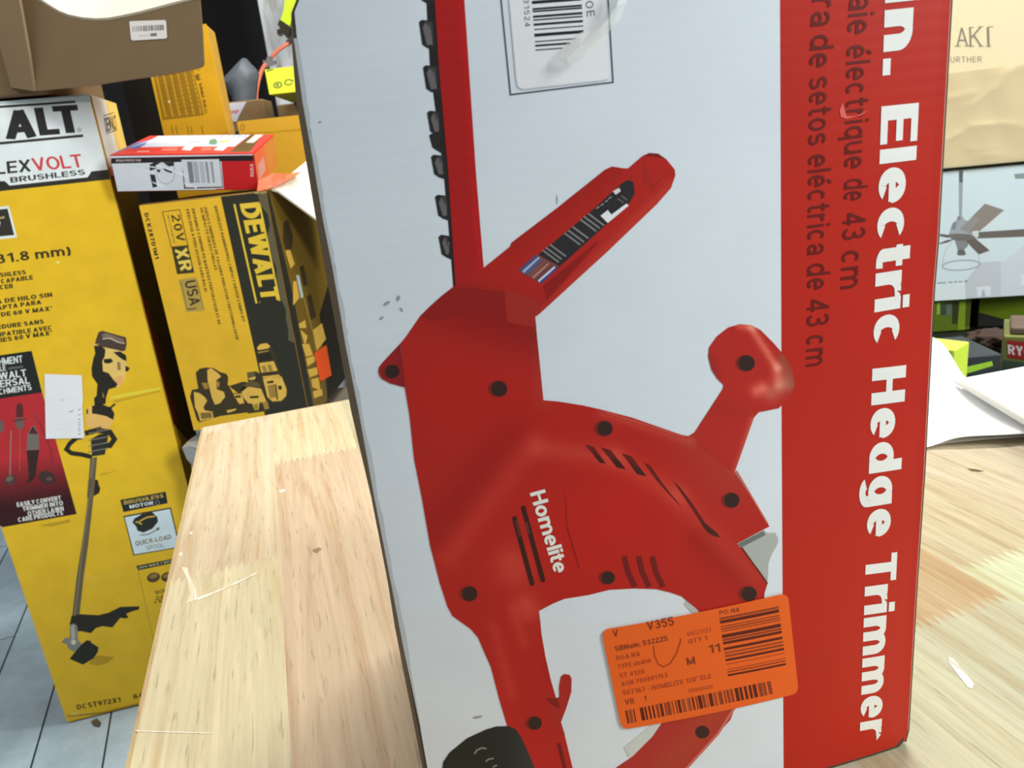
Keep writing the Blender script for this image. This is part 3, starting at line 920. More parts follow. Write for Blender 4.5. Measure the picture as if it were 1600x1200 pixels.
    kb = b7(285, 960, 290, 920, 330, 860, 440, 770, 560, 715, 620, 697, 700, 695, 745, 715, 775, 760, 830, 880, 862, 960, 850, 1060, 300, 1060)
    q.grad(kb, lambda x, y: (34 + max(0, (x - 780) * .35), 36 + max(0, (x - 780) * .35), 30 + max(0, (x - 780) * .4)), 9, 12)
    for P in (b7(485, 868, 500, 845, 530, 830, 560, 835), b7(555, 915, 575, 900, 605, 896), b7(600, 950, 625, 938)):
        q.line(P, 2.4, (128, 130, 122), 10)
    q.text('Homelite', (827.5, 770), (866, 896), (851, 763.5), (226, 222, 214), 9, w=.21, track=.06)
    q.build('tool_picture', board, root)

    # --- lettering on the red band, reading downwards
    t = Print(F, G, base=0.0003, step=2e-5)
    tw = (224, 222, 216)
    def bx(y): return 1376.5 + (y - 165) * (-0.0342)
    def word(s, y0, y1, cap=58.5, **k):
        b0, b1 = bx(y0), bx(y1)
        sc_ = 1 - (y0 - 165) / 4290.0
        t.text(s, (b0, y0), (b1, y1), (b0 + cap * sc_, y0 - 6), tw, 3, **k)
    word('17', -150, -50, w=.25, track=.1)
    word('in.', -22, 118.5, w=.27, h=.2, track=.11)
    word('Electric', 166.5, 543, w=.26, h=.185, track=.09)
    word('Hedge', 576, 841, w=.26, h=.185, track=.09)
    word('Trimmer', 868, 1150, w=.26, h=.185, track=.085)
    ink = (98, 22, 16)
    def small(s, x0, y0, x1, y1, cap):
        t.text(s, (x0, y0), (x1, y1), (x0 + cap, y0 - 4), ink, 3, w=.145, h=.125, track=.16)
    small('haie', 1329, -33, 1323, 55, 41)
    small('électrique', 1322.5, 72, 1318.5, 265, 38)
    small('de', 1318.5, 281, 1317.5, 315, 38); small('43', 1317, 334, 1315.5, 376, 36); small('cm', 1315, 393, 1313, 452, 36)
    small('ra', 1269, -2, 1266, 42, 40)
    small('de', 1266.5, 56, 1264, 107, 37)
    small('setos', 1264.5, 122, 1262.5, 228, 37)
    small('eléctrica', 1262.5, 243, 1261, 399, 36)
    small('de', 1261, 413, 1260.5, 454, 36)
    small('43', 1260.5, 469, 1260, 511, 35)
    small('cm', 1260, 525, 1259, 573, 35)
    t.poly([(1311, 172), (1316, 160), (1322, 182), (1338, 181), (1356, 172), (1345, 180), (1322, 186), (1313, 183)], (214, 96, 84), 4)
    t.build('printed_lettering', board, root)

    # --- barcode label with its printed frame
    b = Print(F, G, base=0.0003, step=2e-5)
    k6 = view(640, 0, .225)
    fr = (70, 72, 76)
    b.line(k6(612, -260, 635, 0, 700, 658, 1412, 572, 1378, 0, 1362, -260), 2.2, fr, 0)
    b.poly(k6(665, -240, 690, 0, 740, 560, 752, 605, 785, 622, 1340, 560, 1375, 550, 1386, 515, 1352, 0, 1335, -240), (226, 227, 226), 1)
    b.line(k6(690, 0, 740, 560, 752, 605, 785, 622, 1340, 560, 1375, 550), 1.6, (186, 188, 190), 2)
    bars = [(8, 22, 1), (58, 14, 0), (76, 12, 1), (110, 16, 0), (136, 10, 0), (165, 16, 1), (203, 8, 0), (235, 22, 1), (287, 8, 0), (312, 14, 1), (345, 8, 0)]
    for y, hgt, z in bars:
        x0 = 848 + y * .075
        x1 = 1192 + y * .06
        if y > 270: x1 -= (y - 255) * 1.7
        sl = -.075 * (x1 - x0)
        b.poly(k6(x0, y, x1, y + sl * 1.0, x1, y + sl + hgt, x0, y + hgt), (38, 38, 42), 3)
    for y in (-24, -50, -70, -100, -128, -150):
        b.poly(k6(846, y, 1190, y - 26, 1190, y - 12, 846, y + 12), (38, 38, 42), 3)
    b.text('31524', k6(790, -4)[0], k6(800, 188)[0], k6(828, -8)[0], (84, 86, 92), 3, w=.13, track=.3)
    b.text('OE', k6(1218, 12)[0], k6(1232, 118)[0], k6(1272, 4)[0], (96, 98, 100), 3, w=.15, track=.3)
    b.build('barcode_label', board, root)

    # --- strip of clear wrinkled tape over the label
    tp = k6(1500, -60, 1500, 20, 1450, 150, 1330, 270, 1210, 390, 1115, 465, 1000, 400, 1090, 300, 1180, 230, 1260, 205, 1370, 90, 1400, -60)
    c = [F.loc(*w_) for w_ in tp]
    mid_ = [F.loc(*w_) for w_ in k6(1440, -60, 1420, 60, 1300, 220, 1170, 330, 1080, 420)]
    V = [F.pt(a_, b_, 0.0014) for a_, b_ in c] + [F.pt(a_, b_, 0.0042) for a_, b_ in mid_]
    idx = list(range(len(c)))
    fcs = [(0, 1, 13, 12), (1, 2, 14, 13), (2, 3, 14), (3, 4, 15, 14), (4, 5, 16, 15), (5, 6, 16), (6, 7, 16), (7, 8, 15, 16), (8, 9, 15), (9, 10, 14, 15), (10, 11, 12, 13), (10, 13, 14)]
    o = link_mesh('clear_tape', V, fcs, film_mat('clear_tape_film', (240, 240, 234), 0.42, 0.14), root)
    o['label'] = 'wrinkled clear tape'

    # --- orange sticker
    s = Print(F, G * 1.05, base=0.0008, step=2e-5)
    o9 = view(920, 880, .225)
    org = (250, 92, 26)
    cs = [(939, 983), (1230, 925), (1247, 1082), (971, 1139)]
    def rounded(P, r):
        out = []
        for i, pt_ in enumerate(P):
            a_, c_ = Vector(P[i - 1]), Vector(P[(i + 1) % len(P)])
            b_ = Vector(pt_)
            u, v = b_ + (a_ - b_).normalized() * r, b_ + (c_ - b_).normalized() * r
            for tt in (0, .25, .5, .75, 1):
                out.append(tuple((1 - tt) ** 2 * u + 2 * tt * (1 - tt) * b_ + tt * tt * v))
        return out
    s.poly(rounded(cs, 13), org, 0)
    br = (122, 48, 22)
    ft = (164, 62, 24)
    def tx(txt, x0, y0, x1, y1, cap, col=br, w=.2):
        a_, b_ = o9(x0, y0)[0], o9(x1, y1)[0]
        s.text(txt, a_, b_, (a_[0] - cap * .17, a_[1] - cap), col, 2, w=w, track=.14)
    tx('V', 168, 508, 205, 500, 11); tx('V355', 405, 460, 590, 423, 13.5)
    tx('SBNum: 532225', 180, 605, 545, 530, 8, br, .22)
    tx('RGA NA', 190, 668, 355, 635, 7, ft, .24); tx('TYPE sindrm', 200, 728, 430, 680, 7, ft, .24); tx('ST 4120', 212, 790, 385, 757, 7, ft, .24)
    tx('ASN 700001153', 225, 848, 545, 782, 7, ft, .24); tx('507167 - HOMELITE 120" ELE', 235, 910, 848, 790, 7.5, ft, .24)
    tx('VR', 250, 975, 315, 965, 8); tx('Y', 385, 950, 405, 945, 8)
    tx('08/27/21', 682, 500, 845, 468, 6.5, ft, .18); tx('QTY 1', 690, 553, 820, 525, 7, ft, .24); tx('M', 680, 702, 738, 692, 12); tx('11', 832, 620, 912, 607, 13)
    tx('PO: NA', 905, 352, 1045, 328, 6.5); tx('00000000', 690, 892, 860, 862, 6, ft, .18)
    dk1, dk2 = (86, 26, 12), (134, 54, 26)
    for y, hh, cc in ((372, 14, dk2), (392, 22, dk1), (430, 8, dk2), (446, 10, dk2), (464, 7, dk2), (490, 24, dk1), (520, 14, dk2), (540, 18, dk1), (580, 18, dk1), (612, 10, dk2), (632, 14, dk2), (658, 16, dk1), (692, 6, ft), (728, 7, ft), (744, 9, dk2), (764, 14, dk1)):
        x0 = 903 + (y - 370) * .145
        x1 = 1312 + (y - 370) * .13
        dy = -.195 * (x1 - x0)
        s.poly(o9(x0, y, x1, y + dy, x1 + 1, y + dy + hh, x0 + 1, y + hh), cc, 2)
    rb = random.Random(4)
    x = 250
    while x < 1265:
        wv = rb.choice((7, 12, 18, 24, 26))
        cc = rb.choice((dk1, dk2, dk1, (150, 66, 34)))
        y0 = 1016 - (x - 250) * .205
        s.poly(o9(x, y0, x + wv, y0 - wv * .2, x + wv + 18, y0 + 90 - wv * .2, x + 18, y0 + 90), cc, 2)
        x += wv + rb.choice((8, 10, 14, 6)) + (30 if 300 < x < 330 else 0)
    s.line(o9(445, 565, 455, 640, 480, 695, 515, 712, 560, 690, 605, 620, 632, 540, 634, 515), 1.9, (150, 54, 24), 3)
    o = s.build('orange_sticker', print_mat('sticker_paper', 0.5, 0.3, grime=0.02), root)
    o['label'] = 'orange barcode sticker'
    return root
RED_GAIN = 1.25
build_red_box()

# ------------------------------------------------------------------ cartons on the left
KRAFT = plain('kraft_board', (150, 122, 84), 0.85, var=0.14, scale=30, bump=0.2)
INK = print_mat('printed_board', 0.45, 0.3, flute=0.0, grime=0.06)
YEL = (222, 170, 33)
BLK = (44, 42, 36)
YG = 1.42                                        # board brightness of the yellow cartons

def tall_carton():
    yaw = math.radians(13)
    ex, back = Vector((math.cos(yaw), math.sin(yaw), 0)), Vector((-math.sin(yaw), math.cos(yaw), 0))
    O = on_z(104, 1131, 0)
    F = Face(O, ex, (0, 0, 1))
    W, H, D = F.loc(285, 720)[0], F.loc(140, 143)[1], 0.20
    root = thing('string_trimmer_carton', O + ex * W / 2 + back * D / 2, 'tall yellow carton with a white top and a printed grass trimmer, standing on the floor', 'box')
    W2 = W
    block('carton_body', O + back * 0.0002, ex, back, (0, 0, 1), W, D, H - 0.004, plain('worn_yellow_board', (206, 162, 40), 0.7, var=0.25, scale=25, gain=0.9, bump=0.2), root, 0.006)
    p = Print(F, YG, base=0.0006, clip=(.001, .002, W - .001, H - .004))
    ed = 0.002
    # sheet: white top, black band, yellow below
    z3 = view(0, 240, .2); z1 = view(0, 0, .2); z5 = view(0, 480, .2); z7 = view(0, 720, .2); z8 = view(0, 960, .2); zz = view(0, 620, .1917)
    def sheet(poly_px, col, lay):
        p.poly(poly_px, col, lay)
    sl = F.loc(0, 298.5)[1]
    def rect(a0, a1, b0, b1, col, lay):
        p.st([(a0, b0), (a1, b0), (a1, b1), (a0, b1)], col, lay)
    yb = F.loc(100, 288)[1]
    tb = F.loc(160, 266)[1]
    rect(ed, W - ed, 0.004, yb, YEL, 0)
    rect(ed, W - ed, yb, tb, BLK, 0)
    rect(ed, W - ed, tb, H - 0.006, (205, 214, 214), 0)
    # white tab with BRUSHLESS over the black band
    p.poly(z3(-400, 215, 40, 215, 75, 250, 685, 185, 712, 145, 712, 100, -400, 120), (205, 214, 214), 1)
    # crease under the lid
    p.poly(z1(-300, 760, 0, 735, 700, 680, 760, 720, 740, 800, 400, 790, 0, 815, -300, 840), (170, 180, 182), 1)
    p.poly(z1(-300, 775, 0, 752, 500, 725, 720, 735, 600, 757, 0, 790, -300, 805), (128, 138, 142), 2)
    p.line(z1(-300, 845, 0, 835, 590, 795), 3.6, BLK, 3); p.line(z1(-300, 1150, 0, 1120, 650, 1060), 4.0, BLK, 3)
    lg = (40, 40, 38)
    for ch, x0, y0, x1, y1, ux, uy in (('W', -225, 1115, 30, 1095, -260, 880), ('A', 45, 1090, 290, 1070, 20, 862), ('L', 312, 1060, 472, 1048, 265, 845), ('T', 455, 1045, 650, 1032, 405, 830)):
        p.text(ch, z1(x0, y0)[0], z1(x1, y1)[0], z1(ux, uy)[0], lg, 4, w=.27, h=.2)
    p.disc(124, 203, 4, 4, (168, 178, 178), 4)
    p.text('FL', z3(-170, 172)[0], z3(46, 158)[0], z3(-190, 70)[0], BLK, 4, w=.2, slant=0)
    p.text('EX', z3(60, 156)[0], z3(245, 138)[0], z3(50, 62)[0], BLK, 4, w=.2, track=.1)
    p.text('VOLT', z3(268, 138)[0], z3(655, 104)[0], z3(240, 36)[0], (190, 62, 66), 4, w=.18, track=.08)
    p.text('BRUSHLESS', z3(85, 228)[0], z3(668, 164)[0], z3(78, 186)[0], BLK, 4, w=.21, track=.12)
    # small badge at the left edge
    p.poly(z3(-200, 435, 70, 408, 135, 655, -200, 690), (205, 210, 205), 1)
    p.poly(z3(-200, 455, 60, 430, 112, 636, -200, 665), (48, 44, 38), 2)
    p.text('60V', z3(-230, 640)[0], z3(20, 612)[0], z3(-245, 560)[0], (214, 220, 216), 3, w=.2)
    p.poly(z3(-60, 505, 35, 488, 40, 505, -60, 522), (160, 140, 90), 3)
    tk = (58, 50, 26)
    p.text('(31.8 mm)', (-14, 413.5), (111, 398), (-17, 399), tk, 3, w=.21, track=.14)
    for s_, x0, y0, x1, y1, cp in (('BRUSHLESS', -22, 436, 41, 428.5, 7), ('CAPABLE', 2, 443, 52, 436.5, 7), ('SPACER', -22, 455, 21, 450, 7),
                               ('ADORA DE HILO SIN', -44, 480, 82, 463.5, 7), ('ES APTA PARA', -22, 487.5, 65, 475, 7), ('BATERIAS DE 60 V MAX*', -65, 503, 82, 485, 7),
                               ('BORDURE SANS', -22, 517, 69, 505.5, 7), ('COMPATIBLE AVEC', -22, 529, 82, 515, 7), ('BATTERIES 60 V MAX*', -48, 542, 82, 523, 7)):
        p.text(s_, (x0, y0), (x1, y1), (x0 - 1, y0 - cp), tk, 3, w=.27, track=.12)
    # black panel and red picture
    p.poly([(-30, 559), (0, 555), (49.6, 548), (66, 613), (0, 623), (-30, 627)], (34, 33, 30), 2)
    for s_, x0, y0, x1, y1, cp in (('ATTACHMENT', -40, 576, 36, 566, 11), ('CAPABLE', -30, 585, 10, 578.5, 8), ('DEWALT', -20, 596, 42, 587.5, 11), ('UNIVERSAL', -34, 610, 47, 599, 11), ('ATTACHMENTS', -32, 621.5, 50, 609, 9)):
        p.text(s_, (x0, y0), (x1, y1), (x0 - 1.5, y0 - cp), (206, 210, 206), 3, w=.2, track=.1)
    p.poly([(13, 574), (36, 571), (37, 574), (14, 577.5)], (90, 90, 88), 3)
    p.grad([(-60, 632), (0, 623), (66, 613), (120, 803), (13, 822), (-60, 834)], lambda x, y: (lambda k: (168 - 118 * k, 40 - 24 * k, 44 - 26 * k))(max(0, min(1, (y + x * .15 - 720) / 75.0))), 2, 9)
    gx = (96, 84, 78)
    p.poly(zz(135, 70, 150, 52, 180, 55, 190, 90, 190, 165, 130, 165), (84, 36, 36), 3)
    p.poly(zz(125, 170, 195, 170, 195, 240, 170, 268, 145, 262, 130, 220), gx, 3)
    p.poly(zz(110, 185, 210, 170, 212, 185, 112, 205), (96, 50, 48), 4)
    p.line(zz(92, 275, 82, 640), 2, (132, 108, 104), 3); p.line(zz(165, 265, 160, 600), 1, (140, 90, 88), 3)
    p.poly(zz(225, 300, 265, 235, 285, 235, 318, 310, 320, 430, 218, 435), (104, 96, 90), 3)
    p.poly(zz(235, 300, 270, 235, 312, 302), (70, 32, 32), 4)
    p.poly(zz(218, 435, 322, 432, 300, 560, 290, 660, 235, 665, 230, 560), (50, 32, 30), 4)
    p.poly(zz(212, 690, 240, 655, 275, 660, 260, 690, 235, 700), (56, 28, 28), 4)
    p.line(zz(278, 130, 305, 205), 2, (110, 60, 60), 3); p.line(zz(320, 200, 420, 440, 430, 600), 2, (112, 40, 44), 3)
    p.disc(16, 750, 10, 8, (74, 50, 48), 3, -20); p.disc(15, 748, 6, 4, (110, 86, 80), 4, -20); p.disc(74, 746, 14, 10, (58, 40, 38), 3, 20); p.disc(77, 748, 5, 3, (90, 66, 62), 4)
    p.disc(1, 666, 5, 10, gx, 3)
    for s_, x0, y0, x1, y1 in (('EASILY CONVERT', 27, 792, 96, 781), ('TRIMMER INTO', 36, 798.5, 99, 789), ('OTHER LAWN', 44, 806, 100, 797.5), ('CARE PRODUCTS', 29, 815.5, 99, 804.5)):
        p.text(s_, (x0, y0), (x1, y1), (x0 - 1.2, y0 - 7), (206, 204, 198), 5, w=.24, track=.1)
    p.poly(z7(310, 505, 545, 455, 548, 480, 400, 512), (176, 138, 30), 2)
    # printed string trimmer
    dk = (38, 34, 26); pale = (222, 178, 96)
    p.poly(z5(740, 285, 770, 195, 800, 183, 985, 235, 990, 285, 980, 335, 960, 345, 900, 330, 800, 310), (70, 56, 48), 3)
    p.poly(z5(790, 215, 830, 200, 970, 250, 968, 278, 940, 270, 810, 240), (116, 98, 86), 4)
    p.line(z5(800, 248, 860, 240, 920, 272, 975, 282), 1.5, (196, 176, 140), 5)
    p.poly(z5(740, 270, 800, 290, 880, 320, 960, 345, 980, 400, 1000, 470, 985, 520, 970, 580, 930, 625, 880, 620, 850, 560, 800, 500, 790, 420, 820, 350, 730, 305), pale, 3)
    p.poly(z5(735, 300, 790, 300, 825, 330, 820, 380, 800, 420, 805, 500, 850, 515, 890, 570, 920, 600, 905, 625, 850, 640, 830, 700, 825, 755, 740, 770, 735, 710, 755, 690, 762, 600, 720, 540, 715, 480, 730, 400, 745, 360), dk, 4)
    p.poly(z5(885, 350, 940, 345, 985, 375, 990, 420, 960, 410, 920, 380), dk, 5); p.poly(z5(810, 405, 870, 400, 885, 425, 850, 440, 815, 435), dk, 5)
    p.poly(z5(980, 455, 1015, 475, 1000, 500, 980, 500), dk, 5); p.poly(z5(915, 430, 940, 425, 945, 490, 920, 490), (140, 110, 78), 5); p.poly(z5(880, 560, 930, 530, 970, 540, 960, 590, 930, 610), (226, 160, 92), 4)
    p.poly(z5(800, 655, 815, 700, 805, 705), (150, 130, 80), 5)
    p.poly(z5(690, 790, 730, 760, 800, 765, 880, 790, 890, 880, 860, 940, 800, 960, 700, 945, 665, 900), (222, 166, 92), 3)
    p.poly(z5(720, 770, 790, 755, 870, 785, 895, 830, 885, 880, 830, 850, 760, 835, 720, 830), dk, 4); p.line(z5(850, 795, 900, 755), 3, dk, 4)
    p.poly(z5(675, 800, 688, 790, 690, 830, 676, 835), (70, 70, 30), 4)
    # loop handle
    p.line(z5(665, 985, 760, 960, 860, 975, 895, 1030, 860, 1080, 800, 1075), 8, dk, 4); p.line(z5(600, 1020, 545, 1065, 520, 1110, 560, 1140, 640, 1150, 720, 1170), 7, dk, 4)
    p.line(z5(560, 1020, 640, 1018), 6, dk, 4)
    p.poly(z5(710, 1030, 780, 990, 850, 985, 820, 1150, 720, 1165), (44, 42, 36), 5)
    for y in (960, 1015, 1060, 1105):
        p.line(z5(690, y + 25, 850, y - 5), 1.4, (120, 116, 100), 6)
    p.poly(z5(750, 940, 790, 930, 800, 960, 755, 965), (80, 70, 60), 5)
    # shaft, clip, guard and head
    p.poly([(141, 715), (152, 714), (147, 770), (138, 850), (131, 900), (124, 962), (113, 962), (120, 900), (128, 850), (136, 790)], (96, 84, 62), 5)
    p.line([(146, 716), (130, 850), (117, 962)], 2.5, (122, 108, 84), 6)
    p.poly(z7(725, 140, 765, 150, 772, 185, 785, 215, 775, 250, 740, 272, 715, 270), dk, 4); p.poly(z7(690, 150, 715, 130, 715, 290, 680, 280), (104, 92, 70), 6)
    p.poly(z8(560, 10, 600, -5, 770, 5, 850, -15, 940, -60, 1090, -65, 1085, -40, 1030, -25, 985, -5, 1005, 20, 985, 30, 940, 25, 880, 100, 800, 90, 750, 105, 710, 145, 640, 130, 600, 130, 545, 75), dk, 5)
    p.poly(z8(545, 80, 580, 68, 605, 90, 610, 200, 640, 230, 610, 280, 575, 290, 530, 260, 525, 235, 480, 215, 510, 180, 545, 180), (128, 124, 112), 6)
    p.poly(z8(555, 90, 580, 80, 590, 180, 560, 200), (168, 164, 152), 7); p.disc(115, 1003, 4, 4, (196, 190, 172), 7)
    p.poly(z8(640, 230, 680, 200, 710, 205, 715, 220, 770, 255, 765, 290, 735, 340, 650, 390, 600, 370, 545, 345, 580, 300), (36, 34, 26), 7)
    p.grad(z8(690, 385, 760, 320, 900, 330, 840, 380, 760, 400), lambda x, y: (176, 138, 28), 1, 30)
    # badges on the right
    p.poly([(188, 781), (259, 768), (262, 786), (193, 800)], (30, 36, 34), 2)
    p.text('BRUSHLESS', (194, 788.5), (256, 777), (193, 782.5), (176, 150, 76), 3, w=.24, track=.12)
    p.text('MOTOR', (203, 794.5), (240, 788), (202, 789), (204, 208, 204), 3, w=.24, track=.12); p.ring(246, 785, 3, 3, 1.4, (110, 112, 108), 3)
    p.poly([(193, 806), (267, 792.5), (282, 855), (208.5, 868)], (52, 50, 40), 2); p.poly([(195, 808), (265.5, 795), (280, 854), (210, 866)], (196, 208, 212), 3)
    p.poly(z7(1035, 480, 1050, 450, 1110, 415, 1190, 400, 1230, 440, 1235, 475, 1190, 530, 1120, 560, 1075, 545, 1065, 515), (40, 40, 34), 4)
    p.line(z7(1085, 490, 1100, 465, 1150, 440, 1210, 432), 2.2, (200, 164, 70), 5); p.line(z7(1060, 480, 1075, 475, 1110, 495), 2.2, (200, 164, 70), 5)
    p.line(z7(1095, 580, 1160, 572, 1240, 530), 1.3, (60, 58, 50), 5); p.poly(z7(1220, 525, 1247, 518, 1238, 545), (60, 58, 50), 5)
    p.text('QUICK-LOAD', z7(1062, 664)[0], z7(1340, 608)[0], z7(1055, 628)[0], (112, 88, 34), 4, w=.2, track=.12)
    p.text('SPOOL', z7(1145, 698)[0], z7(1285, 672)[0], z7(1138, 665)[0], (98, 100, 96), 4, w=.13, track=.2)
    p.poly([(213, 884), (290, 869), (291, 875), (216, 891)], (36, 34, 28), 2)
    p.text('20V MAX / 60V MAX', (217, 888.5), (288, 874), (216.5, 885.5), (196, 190, 160), 3, w=.2)
    p.line([(216, 891), (240, 1000)], .8, (160, 126, 34), 2)
    for x, y in ((240, 902), (262, 901)):
        p.disc(x, y, 10.5, 7.5, (80, 62, 34), 3, -15); p.disc(x, y - 2, 7, 3.5, (140, 108, 54), 4, -15)
    for s_, x0, y0, x1, y1 in (('WORKS', 243, 929, 268, 924), ('20V', 243, 938, 268, 933), ('+ 60V', 241, 944, 268, 938.5)):
        p.text(s_, (x0, y0), (x1, y1), (x0 - 1, y0 - 6), (112, 84, 26), 3, w=.22)
    p.text('DCST972X1', (121, 1108.5), (189, 1096.5), (119.5, 1101), (64, 54, 24), 2, w=.24, track=.16)
    p.text('60V MAX', (209, 1092), (275, 1079), (207.5, 1085), (64, 54, 24), 2, w=.24, track=.16)
    # creases and wear
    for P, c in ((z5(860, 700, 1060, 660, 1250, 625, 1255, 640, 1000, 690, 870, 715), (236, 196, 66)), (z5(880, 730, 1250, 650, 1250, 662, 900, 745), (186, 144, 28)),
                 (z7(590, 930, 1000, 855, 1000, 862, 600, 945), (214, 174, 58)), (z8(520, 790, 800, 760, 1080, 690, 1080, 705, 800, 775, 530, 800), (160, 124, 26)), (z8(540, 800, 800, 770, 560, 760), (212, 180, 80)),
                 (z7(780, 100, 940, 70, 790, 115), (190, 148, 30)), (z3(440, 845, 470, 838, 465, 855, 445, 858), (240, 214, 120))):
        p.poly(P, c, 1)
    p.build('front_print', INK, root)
    # side face with its own lettering
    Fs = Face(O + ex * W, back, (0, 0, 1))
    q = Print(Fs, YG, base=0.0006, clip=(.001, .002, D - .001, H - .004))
    hb, ht = F.loc(172, 275)[1], H - 0.005
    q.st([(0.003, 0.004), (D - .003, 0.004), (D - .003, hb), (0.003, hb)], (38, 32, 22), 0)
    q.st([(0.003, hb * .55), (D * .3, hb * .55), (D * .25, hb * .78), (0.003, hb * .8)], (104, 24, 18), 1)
    q.st([(0.003, 0.004), (D - .003, 0.004), (D - .003, hb * .42), (0.003, hb * .56)], YEL, 2)
    q.st([(0.003, hb), (D * .55, hb), (D * .52, ht), (0.003, ht)], (198, 204, 196), 0)
    q.st([(D * .55, hb), (D - .003, hb), (D - .003, ht), (D * .52, ht)], (204, 178, 96), 0)
    za = view(0, 0, .2)
    q.poly(za(905, 750, 950, 720, 990, 860, 960, 900, 940, 800), (60, 50, 30), 1)
    q.line(za(805, 905, 890, 880), 1.2, (40, 40, 38), 2); q.line(za(825, 1045, 915, 1015), 1.2, (40, 40, 38), 2)
    q.text('DEWALT', za(826, 1035)[0], za(915, 1008)[0], za(808, 920)[0], (52, 52, 48), 2, w=.24, track=.05)
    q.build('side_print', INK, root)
    # blank white sticker
    st = Print(F, YG, base=0.002)
    st.poly([(70, 584), (128, 586), (130, 624), (129, 635), (132, 684), (72, 685)], (212, 220, 230), 0)
    for y in (600, 622, 641, 660, 668):
        st.line([(74, y + 4), (120, y)], .5, (196, 204, 216), 1)
    st.poly(z5(540, 815, 578, 800, 575, 808, 545, 820), (120, 104, 96), 1); st.poly(z5(480, 720, 497, 720, 495, 728), (120, 112, 110), 1)
    for y in (640, 648, 655, 660, 664, 669, 673, 678):
        st.line([(122.5, y), (126.5, y - 1)], 1.6, (140, 146, 156), 1)
    o = st.build('paper_label', print_mat('sticker_paper', 0.5, 0.3, grime=0.02), root)
    o['label'] = 'blank white sticker'
    return O, ex, back, W, D, H
TALL = tall_carton()

